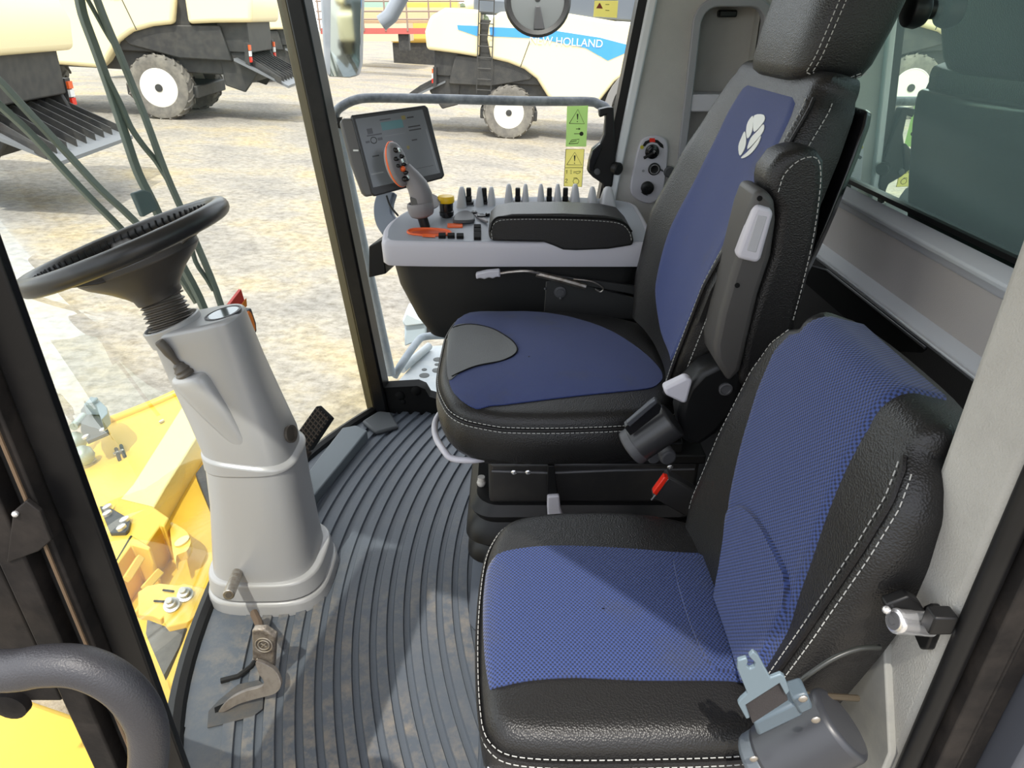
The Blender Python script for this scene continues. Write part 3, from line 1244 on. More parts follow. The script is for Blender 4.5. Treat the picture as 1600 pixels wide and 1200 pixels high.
def bounds(B, left, right):
    """left/right: measured pixel lists top to bottom -> (h, wl, wr)"""
    l = sorted([B.inv(*p)[::-1] for p in left]); r = sorted([B.inv(*p)[::-1] for p in right])

    def f(t, h):
        if h <= t[0][0]:
            return t[0][1]
        for a, b in zip(t, t[1:]):
            if h <= b[0]:
                return a[1] + (b[1] - a[1]) * (h - a[0]) / max(b[0] - a[0], 1e-9)
        return t[-1][1]
    h0, h1 = min(l[0][0], r[0][0]), max(l[-1][0], r[-1][0])
    out = []
    for i in range(25):
        h = h0 + (h1 - h0) * i / 24
        out.append((h, f(r, h), f(l, h)))
    return out


# left in picture is +Y (w>0)
lf = [(1172, 134), (1150, 152), (1122, 205), (1090, 270), (1058, 330), (1035, 385), (1024, 440), (1022, 470), (1030, 510), (1046, 545), (1056, 556)]
rt = [(1245, 144), (1256, 150), (1254, 185), (1240, 230), (1210, 280), (1172, 325), (1140, 370), (1108, 425), (1080, 480), (1068, 520), (1061, 556)]
bd = [(.030, -.48, -.10), (.05, -.56, .25), (.08, -.60, .48), (.113, -.62, .59), (.19, -.64, .64), (.27, -.68, .62), (.36, -.77, .57), (.45, -.83, .53), (.51, -.82, .50), (.542, -.76, .44), (.553, -.66, .36)]
m = ob.patch(bd, .0035)
m.build('blue_cloth', blue_fine, back, angle=60)
# leaf emblem: seven pale leaflets
m = MB()
leaf = {  # pixel outlines read off the seat
    'a': [(1178, 180), (1192, 179), (1193, 189), (1178, 206), (1176, 193)],
    'b': [(1168, 190), (1176, 181), (1174, 205), (1167, 216), (1165, 203)],
    'c': [(1192, 194), (1192, 204), (1181, 219), (1167, 233), (1172, 216), (1183, 204)],
    'd': [(1158, 214), (1163, 205), (1165, 220), (1162, 233), (1155, 243), (1153, 228)],
    'e': [(1188, 212), (1184, 224), (1174, 238), (1163, 246), (1157, 246), (1168, 236), (1180, 222)],
}
for kx, poly in leaf.items():
    P = []
    for p in poly:
        w, h = ob.inv(*p, .006)
        P.append(ob.front(w, h, .0052))
    P = smooth(P, 3, True)
    m.prism(P, -ob.fw * .0012)
m.build('leaf_emblem', M('emblem_silver', L(205, 208, 205), .4), back)
m = MB()
for w in (-.90, -1.0):
    pth = []
    for i in range(60):
        h = .02 + (.535) * i / 59
        p = ob.front(w, h, .0012)
        if w == -1.0:
            p = p - ob.fw * .012 + V((0, -.0015, 0))
        pth.append(p)
    m.dashes(pth, .0008)
m.build('stitching', stitch, back)
m = MB()
m.tube([ob.front(-.965, .01 + .545 * i / 40, .0015) for i in range(41)], .003, 6)
m.build('seam', leather_side, back)
# hard rear shell
m = MB()
rings = []
for i in range(21):
    h = .10 + .46 * i / 20
    hw = ob.par(min(h, .565))[1] * .97 + .004
    if h > .565:
        hw *= 1 - (h - .565) * 2
    c = ob.o + ob.up * h - ob.fw * .078
    rings.append([c + V((0, hw * .88, 0)), c - ob.fw * .022 + V((0, hw * .80, 0)), c - ob.fw * .030, c - ob.fw * .022 - V((0, hw * .90, 0)), c - V((0, hw, 0)), c + ob.fw * .004])
m.loft(rings)
m.build('back_shell', black_gloss, seat, bevel=.008, seg=3)
# headrest
hr = MB()
hc = V((.545, 1.325, 1.288))


def hrring(z, hx, hy, n=44, e=4.5):
    return [hc + V((.26 * z, 0, z)) + V((hx * math.copysign(abs(math.cos(2 * PI * j / n)) ** (2 / e), math.cos(2 * PI * j / n)), hy * math.copysign(abs(math.sin(2 * PI * j / n)) ** (2 / e), math.sin(2 * PI * j / n)), 0)) for j in range(n)]


hp_ = [(-.128, .030, .080), (-.126, .050, .115), (-.118, .062, .130), (-.100, .068, .138), (-.05, .072, .143), (.02, .073, .145), (.08, .071, .143), (.115, .062, .132), (.13, .045, .11), (.134, .02, .06)]
hr.loft([hrring(*q) for q in hp_])
head = hr.build('headrest', leather, seat, angle=60)
m = MB()
for off, xx in ((-.049, 0), (-.039, 0)):
    pth = []
    for i in range(40):
        t = -1.2 + 2.4 * i / 39
        z = .118 * math.sin(t) if abs(t) < PI / 2 else .118
        hx = off
        pth.append(None)
    zs = [.115 - .225 * i / 30 for i in range(31)]
    q_ = []
    for z in zs:
        hy = .1455 * (1 - max(0, (abs(z + .0) - .075) / .05) ** 2 * .16)
        q_.append(hc + V((.26 * z + off, -hy, z)))
    # turn back along the bottom
    for i in range(1, 8):
        t = i / 7
        q_.append(hc + V((.26 * -.11 + off + .085 * t, -.1455 * (1 - .05 * math.sin(PI * t)), -.110 - .013 * math.sin(PI * t))))
    m.dashes(q_, .0008)
m.build('stitching', stitch, head)
m = MB()
for y in (1.27, 1.38):
    m.cyl((.487, y, 1.12), (.52, y, 1.20), .007, 12)
each(m, 'headrest_post', chrome, seat)

# folded armrest at the near side
m = MB()
a_out = ats([(1196, 300), (1203, 268), (1222, 243), (1252, 229), (1280, 236), (1291, 252), (1290, 300), (1280, 370), (1262, 450), (1244, 520), (1212, 600), (1178, 622), (1150, 600), (1160, 540), (1180, 470), (1205, 400), (1216, 330)], Y=1.035)
m.prism(a_out, (0, .078, 0))
arm = m.build('folded_armrest', leather, seat, bevel=.016, seg=4)
m = MB()
a_in = smooth(ats([(1216, 300), (1226, 272), (1250, 250), (1274, 246), (1282, 262), (1281, 300), (1271, 370), (1254, 445), (1238, 505)], Y=1.034), 6)
m.dashes(a_in, .0008)
m.build('stitching', stitch, arm)
m = MB()
p_ = ats([(1183, 296), (1200, 300), (1212, 312), (1214, 345), (1206, 400), (1186, 460), (1172, 520), (1158, 580), (1140, 600), (1118, 565), (1116, 540), (1126, 490), (1140, 440), (1152, 400), (1170, 330)], Y=1.020)
m.prism(p_, (0, .085, 0))
ah = m.build('armrest_housing', M('housing_grey', (.06, .057, .055), .5, bump=.1, bscale=700), arm, bevel=.010, seg=3)
m = MB()
m.prism(ats([(1183, 320), (1204, 326), (1210, 333), (1205, 350), (1190, 404), (1184, 412), (1154, 405), (1152, 396), (1176, 332)], Y=1.013), (0, .02, 0))
m.build('release_lever', lt_grey, arm, bevel=.006, seg=3)
m = MB()
m.prism(ats([(1183, 335), (1200, 338), (1182, 396), (1166, 392)], Y=1.0125), (0, .004, 0))
m.build('lever_recess', M('lever_shadow_grey', L(176, 176, 180), .5), arm, bevel=.002)
m = MB()
for u, v in ((1187, 310), (1152, 446)):
    m.lathe([(.004, -.001), (.004, .001), (.0025, .001)], at(u, v, Y=1.019), V((0, -1, 0)), 12)
each(m, 'screw_hole', black_soft, arm)

# recliner housing with its handle
m = MB()
rp = ats([(1075, 605), (1096, 582), (1125, 568), (1152, 572), (1165, 590), (1155, 640), (1120, 680), (1090, 700), (1066, 690), (1060, 650), (1066, 625)], Y=1.04)
m.prism(rp, (0, .06, 0))
rc = m.build('recliner_housing', black, seat, bevel=.012, seg=3)
m = MB()
m.prism(ats([(1037, 607), (1073, 590), (1083, 595), (1073, 631), (1065, 630), (1040, 618)], Y=1.022), (0, .022, 0))
m.build('recliner_handle', lt_grey, rc, bevel=.005, seg=3)
m = MB()
m.lathe([(.011, -.003), (.012, .004), (.009, .005), (.008, .003)], at(1133, 607, Y=1.039), V((0, -1, 0)), 20)
m.build('recliner_cap', dk_grey, rc)
m = MB(); m.lathe([(.016, -.03), (.016, .004), (.013, .008)], at(1043, 713, Y=1.055), V((.2, -1, 0)), 18)
m.lathe([(.012, -.03), (.012, .002)], at(1022, 716, Y=1.06), V((.2, -1, 0)), 14)
m.build('adjuster_knob', dk_grey, seat, bevel=.002)

# belt reel of the operator seat
rt_ = MB()
ra, rb = at(990, 697, Y=1.035), at(1052, 655, Y=1.035)
rt_.cyl(ra, rb, .034, 32)
reel = rt_.build('belt_reel', M('reel_black', (.030, .030, .032), .32), seat, bevel=.005, seg=3)
m = MB()
m.cyl(ra - (rb - ra) * .10, ra + (rb - ra) * .14, .0345, 32)
m.build('reel_cap', dk_grey, reel, bevel=.004)
m = MB()
sl = ats([(975, 668), (1018, 632), (1026, 628), (1034, 636), (1031, 646), (985, 682)], Y=1.012)
m.prism(sl, (0, .012, .004))
m.build('belt_slot', black_gloss, reel, bevel=.002)
m = MB()
m.prism(ats([(978, 662), (1015, 630), (1024, 624), (1028, 630), (984, 668)], Y=1.005), (0, .006, .004))
m.build('belt_tongue', M('tongue_dark', (.08, .085, .095), .35, metal=.4), reel, bevel=.002)

# suspension
m = MB()
m.bb((-.055, 1.125, .470), (.385, 1.60, .492))
m.prism([V((-.06, 1.135, .49)), V((.16, 1.135, .515)), V((.34, 1.135, .515)), V((.34, 1.135, .47)), V((-.04, 1.135, .47))], (0, .46, 0))
m.build('upper_frame', black, seat, bevel=.004)
m = MB()
m.bb((-.048, 1.14, .36), (.38, 1.59, .465))
box_ = m.build('suspension_box', M('susp_black', (.022, .021, .021), .4, var=(.05, .045, .04), vscale=14, vlo=.5, vhi=.9), seat, bevel=.010, seg=3)
m = MB()
m.tube(ats([(768, 736), (860, 739), (960, 735), (1085, 733)], Y=1.139), .003, 6)
m.tube(ats([(768, 797), (860, 799), (960, 796), (1080, 790)], Y=1.139), .003, 6)
m.build('edge_bead', dk_grey, box_)
m = MB()
for u, v in ((803, 738), (825, 738), (1047, 730)):
    m.ball(at(u, v, Y=1.122), .006, 10, (1, .5, 1))
each(m, 'screw', chrome, box_)
m = MB()
rings = []
for z, e in ((.365, .0), (.345, .014), (.325, .006), (.305, .020), (.28, .024), (.262, .010), (.245, .020), (.225, .022), (.21, .0)):
    rings.append([V((x, y, z)) for x, y in [(a, b) for a, b in rrect(-.075 - e, .38 + e, 1.13 - e, 1.60 + e, .05)]])
m.loft(rings)
m.build('bellows', black, seat)
m = MB()
m.loft([[V((x, y, z)) for x, y in rrect(-.090 - e, .40 + e, 1.12 - e, 1.60 + e, .05)] for z, e in ((.0105, .012), (.10, .004), (.215, -.005))])
m.build('pedestal', M('pedestal_grey', L(92, 98, 108), .55), seat, bevel=.004)
m = MB()
m.ball(at(752, 766, Y=1.20), .014, 14); m.ball(at(752, 780, Y=1.20), .012, 14); m.ball(at(752, 754, Y=1.2), .010, 12)
m.cyl(at(752, 745, Y=1.2), at(752, 800, Y=1.2), .008, 10)
m.build('height_knob', M('knob_bone', L(190, 186, 180), .5), seat)
# front slide bar
m = MB()
bar = smooth([at(702, 634, Y=1.40), at(690, 643, Y=1.36), at(680, 660, Y=1.30), at(681, 682, Y=1.22), at(693, 703, Y=1.16), at(706, 716, Y=1.145), at(735, 719, Y=1.14), at(762, 716, Y=1.15)], 6)
m.tube(bar, .0068, 12)
m.build('slide_bar', lt_grey, seat)
# front mount strap with its white paddle
m = MB()
m.prism(ats([(856, 728), (866, 728), (872, 778), (855, 778)], Y=1.118), (0, .006, 0))
sp_ = m.build('lever_strap', black, seat, bevel=.001)
m = MB()
m.prism(ats([(855, 776), (874, 775), (876, 795), (883, 812), (856, 813), (855, 795)], Y=1.110), (0, .012, 0))
m.build('lever_paddle', lt_grey, sp_, bevel=.004, seg=3)

# ------------------------------------------------------------------ instructor seat
ins = thing('instructor_seat', 'smaller blue mesh and black leather passenger seat nearest the camera', 'seat', (.12, .71, 0))
IZ = .53
il = [(-.036, .56), (-.022, .515), (.02, .498), (.15, .497), (.30, .505), (.335, .54), (.345, .70), (.335, .86), (.29, .90), (.20, .925), (.08, .925), (.00, .905), (-.028, .86), (-.040, .80), (-.043, .68)]
il = [(p.x, p.y) for p in smooth([V((a, b, 0)) for a, b in il], 5, True)]
ip = Pillow((.14, .71), il, lambda x, y: IZ - .01, .014, .026)
m = ip.body([(.005, .010), (.007, .045), (.004, .075), (-.008, .092)])
ic = m.build('seat_cushion', leather, ins, angle=60)
blue = xy([(757, 890), (763, 870), (790, 858), (860, 854), (960, 858), (1050, 864), (1112, 866), (1135, 905), (1170, 960), (1210, 1030), (1225, 1066), (1140, 1062), (1000, 1062), (900, 1058), (820, 1062), (772, 1068), (763, 1056), (756, 1000), (754, 930)], IZ)
m = ip.patch(blue, .0025, n=3)
m.build('blue_cloth', blue_mesh, ic, angle=60)
m = ip.patch(xy([(1056, 872), (1108, 873), (1130, 906), (1165, 962), (1204, 1030), (1212, 1056), (1150, 1052), (1112, 1044), (1086, 1000), (1068, 950), (1056, 905)], IZ), .0075, n=4)
m.build('rear_cloth', blue_mesh, ic, angle=60)
m = MB()
m.dashes(ip.rim(.0045, .003, PI * .60, PI * 1.96), .0007)
m.dashes(ip.rim(.0072, -.009, PI * .60, PI * 1.96), .0007)
m.dashes(ip.rim(-.004, .014, 0.02, PI * .60), .0007)
m.build('stitching', stitch, ic)
m = MB(); m.tube(ip.rim(.0056, -.003, 0, 2 * PI, 120), .0030, 6)
m.build('seam', leather_side, ic)
m = MB()
m.prism([V((a, b, .10)) for a, b in rrect(-.035, .30, .50, .92, .03)], (0, 0, .335))
m.build('seat_box', M('seat_box_grey', L(82, 88, 98), .5), ins, bevel=.008)
m = MB()
m.prism([V((a, b, .0105)) for a, b in rrect(-.06, .30, .44, .95, .04)], (0, 0, .10))
m.build('seat_plinth', M('plinth_grey', L(60, 66, 74), .5), ins, bevel=.006)
m = MB()
m.prism([V((a, b, .44)) for a, b in rrect(-.03, .33, .475, .90, .03)], (0, 0, .012))
m.build('seat_pan', panel_grey, ins, bevel=.003)

ibk = Back(.296, .50, .25, .706, [(.0, .180, .022, .012), (.06, .200, .024, .016), (.18, .208, .024, .018), (.29, .208, .020, .018), (.345, .200, .014, .016), (.378, .182, .008, .012), (.392, .158, .004, .008)], .085)
m = ibk.body()
ib_ = m.build('backrest', leather, ins, angle=60)
lf = [(1262, 500), (1240, 505), (1222, 525), (1200, 565), (1178, 620), (1160, 680), (1146, 740), (1136, 800), (1134, 830), (1150, 860), (1180, 930), (1218, 1010)]
rt = [(1412, 640), (1385, 648), (1360, 672), (1335, 715), (1310, 770), (1290, 820), (1270, 880), (1248, 940), (1235, 985), (1220, 1012)]
bd = [(.03, -.80, .05), (.07, -.80, .15), (.105, -.795, .28), (.146, -.775, .44), (.178, -.71, .52), (.223, -.64, .62), (.266, -.57, .69), (.304, -.525, .75), (.345, -.50, .82), (.378, -.515, .86), (.392, -.55, .87)]
m = ibk.patch(bd, .0035, nh=60, over=True)
bc = m.build('blue_cloth', blue_mesh, ib_, angle=60)
m = ibk.patch([(.032, -.77, .0), (.07, -.77, .10), (.105, -.765, .22), (.135, -.75, .33), (.160, -.71, .24), (.178, -.62, .05), (.186, -.52, -.22), (.188, -.44, -.34)], .0105, nh=40)
m.build('lumbar_cloth', blue_mesh, ib_, angle=60)
m = MB()
for w, q in ((-.84, 0), (-.935, .001)):
    m.dashes([ibk.front(w, .02 + .36 * i / 50, .0015) - ibk.fw * q for i in range(51)], .0007)
m.dashes([ibk.front(.97, .04 + .34 * i / 50, .0010) for i in range(51)], .0008)
m.build('stitching', stitch, ib_)
m = MB()
m.tube([ibk.front(-.888, .01 + .375 * i / 40, .0012) for i in range(41)], .0032, 6)
m.build('seam', leather_side, ib_)

# belt reel with steel tongue, near hip
ra, rb = at(1205, 1192, Y=.452), at(1318, 1128, Y=.452)
ax_ = (rb - ra).normalized()
m = MB()
m.cyl(ra, rb, .038, 36)
ir = m.build('belt_reel', M('reel_grey', (.036, .038, .044), .38), ins, bevel=.006, seg=3)
m = MB()
m.cyl(ra - ax_ * .016, ra + ax_ * .006, .0365, 36)
m.build('reel_cap', M('reel_cap_grey', (.085, .10, .115), .4), ir, bevel=.006, seg=3)
m = MB()
m.prism(ats([(1178, 1130), (1246, 1098), (1256, 1118), (1185, 1152)], Y=.430), (0, .02, 0))
m.prism(ats([(1236, 1092), (1262, 1084), (1272, 1108), (1250, 1118)], Y=.428), (0, .02, 0))
m.build('reel_mouth', M('mouth_blue', (.085, .115, .14), .4), ir, bevel=.003)
m = MB()
tg = [(1153, 1033), (1167, 1029), (1169, 1035), (1166, 1041), (1172, 1046), (1179, 1043), (1180, 1036), (1170, 1026), (1177, 1019), (1184, 1024), (1204, 1060), (1220, 1054), (1226, 1058), (1234, 1080), (1228, 1087), (1218, 1068), (1165, 1102), (1172, 1122), (1166, 1124), (1153, 1100), (1157, 1094), (1168, 1084), (1152, 1045)]
m.prism(ats(tg, Y=.420), (0, .004, .001))
m.build('tongue', M('tongue_steel', (.15, .20, .235), .45, metal=.2), ir, bevel=.001)
m = MB()
m.prism(ats([(1166, 1103), (1219, 1070), (1231, 1094), (1176, 1130)], Y=.424), (0, .003, .002))
m.build('webbing', M('webbing_black', (.03, .026, .026), .9, bump=.5, bscale=700), ir)
m = MB()
for p_ in (at(1275, 1125, Y=.412), at(1255, 1092, Y=.42), at(1178, 1186, Y=.43)):
    m.ball(p_, .0045, 10, (1, .4, 1))
each(m, 'rivet', steel, ir)

# buckle of the instructor seat
bk = thing('belt_buckle', 'black belt buckle with a red push button beside the passenger backrest', 'buckle', at(1075, 790, Y=1.0))
m = MB()
m.prism(ats([(1019, 778), (1044, 744), (1086, 768), (1100, 785), (1086, 812), (1068, 806)], Y=.99), (0, .022, .004))
m.build('buckle_body', M('buckle_black', (.030, .028, .028), .5), bk, bevel=.004)
m = MB()
m.prism(ats([(1020, 771), (1038, 746), (1045, 748), (1026, 775)], Y=.986), (0, .012, .002))
m.build('red_button', red, bk, bevel=.0015)
m = MB()
m.tube([at(1018, 781, Y=.988), at(1044, 748, Y=.988)], .0015, 6)
m.build('button_edge', chrome, bk)
m = MB()
m.tube([at(1092, 790, Y=.99), at(1100, 805, Y=.98), at(1112, 830, Y=.96)], [.010, .008, .010], 10)
m.ball(at(1098, 777, Y=.975), .0085, 14); m.ball(at(1095, 797, Y=.97), .007, 12); m.ball(at(1107, 818, Y=.965), .008, 12)
m.cyl(at(1098, 777, Y=.97), at(1094, 776, Y=.955), .0065, 12)
m.build('anchor_bolt', M('bolt_steel', (.28, .27, .26), .3, metal=.9), bk)

# cable and bar behind the seat
m = MB()
m.tube(smooth([at(1240, 1072, Y=.47), at(1262, 1055, Y=.47), at(1300, 1030, Y=.475), at(1340, 1014, Y=.48), at(1375, 1011, Y=.485)], 6), .0026, 10)
tag(m.build('release_cable', M('cable_grey', (.022, .024, .022), .35), None), 'thin grey cable curving behind the passenger seat', 'cable')
m = MB()
m.tube([at(1262, 1086, Y=.475), at(1340, 1091, Y=.49)], .0035, 8)
tag(m.build('steel_rod', M('rod_brown', (.10, .08, .055), .5, metal=.5), None), 'rusty straight rod beside the passenger belt reel', 'rod')

# door latch striker on the grey post
ls = thing('door_striker', 'black and chrome door striker bolted to the grey cloth door post', 'door striker', at(1430, 970, X=.40))
m = MB()
m.prism(ats([(1444, 946), (1453, 942), (1466, 963), (1464, 972), (1447, 1015), (1437, 1015), (1424, 985), (1430, 960)], X=.4015), (.009, 0, 0))
m.build('mount_plate', black, ls, bevel=.002)
m = MB()
m.prism(ats([(1384, 946), (1420, 932), (1438, 942), (1450, 962), (1420, 962), (1388, 957)], Y=.478), (0, .012, 0))
m.bb(at(1445, 965, X=.384) - V((.0, .012, .01)), at(1445, 965, X=.384) + V((.022, .004, .012)))
m.build('hook', black, ls, bevel=.002)
m = MB()
b_ = at(1452, 975, X=.403)
a_ = at(1396, 970, Y=b_.y - .004)
d_ = (b_ - a_).normalized()
ll = (b_ - a_).length
m.lathe([(.0095, 0), (.0118, .001), (.0125, .004), (.0118, .006), (.0120, .02), (.0116, .022), (.0120, .03), (.0120, ll)], a_, d_, 28)
m.build('striker_pin', chrome, ls)
m = MB(); m.lathe([(.0085, -.001), (.0085, .002)], a_, d_, 20); m.lathe([(.004, -.0018), (.004, .002)], a_, d_, 6)
m.build('pin_end', dk_grey, ls)
m = MB(); m.ball(at(1385, 953, Y=.476), .0042, 10)
m.build('screw', chrome, ls)

# ------------------------------------------------------------------ side console
con = thing('control_console', 'grey right-hand control console with padded armrest beside the operator seat', 'console', (.0, 1.85, .5))
# outline of the console top, from above
ZN = .735
con_on = lambda l, up=0: [on(a, b, (0, 1.69, .756 + up), (0, -.12, 1)) for a, b in l]
top_out = [(-.335, 1.735), (-.330, 1.71), (-.300, 1.697), (-.15, 1.690), (.10, 1.690), (.33, 1.690), (.36, 1.70), (.36, 1.90), (.33, 1.985), (.15, 2.02), (-.05, 2.01), (-.18, 1.985), (-.28, 1.93), (-.325, 1.85), (-.338, 1.78)]
to = smooth([V((a, b, 0)) for a, b in top_out], 6, True)
cc = V((.0, 1.83, 0))


def cring(s, z, dy=0):
    return [V((cc.x + (p.x - cc.x) * s, cc.y + (p.y - cc.y) * s + dy, z(p.x, p.y) if callable(z) else z)) for p in to]


topz = lambda x, y: .756 + .12 * (y - 1.69)
m = MB()
m.loft([cring(.985, .692), cring(1.0, .697), cring(1.004, lambda x, y: topz(x, y) - .014), cring(.995, lambda x, y: topz(x, y) - .004), cring(.975, lambda x, y: topz(x, y)), cring(.5, lambda x, y: topz(x * .5, cc.y + (y - cc.y) * .5))])
body = m.build('console_body', lt_grey, con, angle=50)
m = MB()
m.loft([cring(.965, lambda x, y: topz(x, y) - .003), cring(.955, lambda x, y: topz(x, y) + .0018), cring(.3, lambda x, y: topz(x * .3, cc.y + (y - cc.y) * .3) + .0018)], False, True)
m.build('console_top', top_grey, con, angle=50)
# black tub underneath
tub = []
for z, xa, xb, ya, yb in ((.694, -.318, .36, 1.715, 1.98), (.62, -.305, .34, 1.72, 1.97), (.52, -.265, .20, 1.73, 1.96), (.47, -.235, .05, 1.74, 1.95), (.455, -.20, .02, 1.76, 1.93)):
    tub.append([V((a, b, z)) for a, b in rrect(xa, xb, ya, yb, .06)])
m = MB(); m.loft(tub)
m.build('lower_tub', M('tub_black', (.010, .010, .010), .55), con, angle=50)
m = MB()
m.bb((.02, 1.76, .16), (.36, 1.96, .60))
m.build('console_pillar', black_soft, con, bevel=.01)
# bracket plate with slide lever
m = MB()
m.prism(ats([(853, 440), (880, 436), (1000, 468), (1000, 500), (850, 490)], Y=1.715), (0, .01, 0))
m.prism(ats([(830, 425), (1000, 448), (1000, 462), (860, 437)], Y=1.70), (0, .012, 0))
br = m.build('slide_bracket', M('bracket_black', (.028, .028, .028), .45), con, bevel=.002)
m = MB()
m.lathe([(.016, 0), (.016, .004), (.010, .005), (.010, .009)], at(875, 456, Y=1.714), V((0, -1, 0)), 18)
m.ball(at(876, 466, Y=1.712), .005, 8); m.ball(at(852, 451, Y=1.712), .004, 8)
m.build('bolt', dk_grey, br)
m = MB()
m.tube(smooth([at(778, 428, Y=1.678), at(800, 425, Y=1.68), at(825, 424, Y=1.68), at(850, 430, Y=1.69), at(885, 438, Y=1.70)], 4), .004, 8)
m.tube(smooth([at(896, 436, Y=1.69), at(925, 440, Y=1.69), at(942, 450, Y=1.69), at(938, 456, Y=1.69), at(930, 452, Y=1.69)], 4), .0022, 8)
m.tube([at(838, 428, Y=1.69), at(880, 438, Y=1.69), at(915, 448, Y=1.69)], .008, 8)
m.build('slide_lever', steel, br)
m = MB()
m.prism(ats([(743, 428), (760, 424), (781, 422), (782, 434), (776, 433), (770, 436), (764, 434), (757, 437), (750, 435), (744, 437)], Y=1.668), (0, .018, 0))
m.build('lever_grip', lt_grey, br, bevel=.004, seg=3)
# armrest pad
m = MB()
aout = ats([(763, 362), (765, 350), (775, 340), (800, 335), (880, 334), (945, 337), (972, 343), (986, 358), (991, 377), (988, 384), (950, 390), (900, 392), (880, 391), (866, 385), (850, 379), (800, 378), (770, 377), (764, 372)], Y=1.682)
m.prism(aout, (0, .125, .002))
pad = m.build('armrest_pad', leather, con, bevel=.022, seg=5)
m = MB()
s1 = smooth(ats([(769, 374), (768, 360), (775, 347), (800, 343), (880, 343), (945, 346), (972, 351), (984, 364), (987, 378)], Y=1.680), 6)
m.dashes(s1, .0009)
m.build('stitching', stitch, pad)
m = MB()
s2 = smooth(ats([(766, 362), (774, 342), (800, 339), (880, 339.5), (946, 341.5), (974, 348), (987, 362)], Y=1.681), 6)
m.tube(s2, .0028, 6)
m.build('seam', black_soft, pad)
# joystick
jy = 1.800
jz = lambda x, y: topz(x, y)
m = MB()
m.tube([at(668, 366, Y=1.79), at(660, 340, Y=1.79)], .013, 14)
m.build('lever_shaft', black, con)
m = MB()
gate = smooth(con_on([(637, 362), (645, 358), (668, 357), (695, 359), (704, 363), (698, 367), (675, 368), (645, 366)], .003), 4, True)
m.tube(gate, .0030, 8, closed=True)
m.prism(gate, (0, 0, -.006))
m.prism(con_on([(660, 366), (680, 367), (680, 371), (660, 370)], .003), (0, 0, .002))
m.build('lever_gate', orange, con)
m = MB()
m.prism(smooth(con_on([(645, 362), (668, 360), (695, 362), (690, 365), (650, 365)], .0035), 3, True), (0, 0, .0006))
m.build('gate_slot', M('gate_dark', L(190, 70, 30), .6), con)
m = MB()
jc = at(658, 327, Y=1.79)
jd = (at(652, 300, Y=1.79) - at(662, 345, Y=1.79)).normalized()
m.lathe([(.020, -.020), (.030, -.015), (.034, -.003), (.035, .012), (.032, .020), (.027, .020), (.027, .0)], jc, jd, 28)
m.build('lever_collar', joy_grey, con, bevel=.002)
m = MB()
m.lathe([(.010, -.002), (.038, .0), (.040, .004), (.010, .010)], at(665, 316, Y=1.84), V((.1, -.35, 1)), 28)
m.build('palm_rest', joy_grey, con)
# grip: neck then the oval head
nk = [(662, 330, .026, .026), (660, 318, .028, .026), (658, 305, .029, .025), (652, 290, .027, .023), (643, 277, .023, .020), (632, 262, .017, .017)]
m = MB()
m.tube([at(u, v, Y=1.79) for u, v, a, b in nk], [a for u, v, a, b in nk], 22)
neck = m.build('grip_neck', joy_grey, con, angle=60)
hd = [at(606, 222, Y=1.775), at(628, 292, Y=1.775)]
hx = (hd[1] - hd[0])
hl = hx.length
hx.normalize()
hn = V((.80, -.58, .16)); hn = (hn - hx * hn.dot(hx)).normalized()
hy_ = hn.cross(hx)
hcn = (hd[0] + hd[1]) / 2
hcn = at(620, 257, Y=1.778)


def hring(s, off, n=40):
    return [hcn + hx * (hl / 2 * s * math.cos(2 * PI * j / n)) + hy_ * (.030 * s * math.sin(2 * PI * j / n)) + hn * off for j in range(n)]


m = MB()
m.loft([hring(.55, -.018), hring(.86, -.014), hring(.98, -.006), hring(1, .002), hring(.95, .010), hring(.86, .013), hring(.5, .0145)])
gh = m.build('grip_head', joy_grey, con, angle=60)
m = MB()
m.loft([hring(1.0, -.004), hring(1.02, -.003), hring(1.02, .001), hring(1.0, .002)], False, False)
m.build('orange_band', orange, gh)
m = MB()
for a, b, rx in ((-.62, .0, .012), (-.30, .35, .009), (-.28, -.35, .009), (.05, .3, .009), (.02, -.35, .008), (.42, .25, .011), (.66, -.05, .012)):
    m.ball(hcn + hx * hl / 2 * a + hy_ * .030 * b + hn * .014, rx, 12, (1, .8, .6))
each(m, 'grip_button', black_gloss, gh)
m = MB()
for a, b in ((-.60, .0), (-.12, .0), (.62, .1)):
    m.box(hcn + hx * hl / 2 * a + hy_ * .030 * b + hn * .0215, (.010, .006, .006), Matrix((hx, hy_, hn)).transposed())
each(m, 'silver_key', chrome, gh, bevel=.001)
m = MB()
m.ball(hcn + hx * hl / 2 * .22 + hn * .0165, .0075, 10)
m.build('orange_key', orange, gh)
m = MB()
m.prism(ats([(640, 309), (655, 311), (655, 326), (643, 325)], Y=1.763), (0, .012, 0))
m.build('grip_inlay', M('inlay', (.10, .095, .09), .5), neck, bevel=.002)
# yellow parking knob
kx = at(698, 338, Y=1.86)
m = MB()
m.lathe([(.014, 0), (.014, .010), (.019, .011), (.020, .022), (.018, .024), (.019, .050)], kx - V((0, 0, .008)), V((0, 0, 1)), 24)
kb = m.build('knob_base', black_gloss, con)
m = MB()
m.lathe([(.0215, .046), (.0225, .049), (.0225, .060), (.020, .063)], kx - V((0, 0, .008)), V((0, 0, 1)), 24)
m.build('yellow_cap', yel_knob, kb)
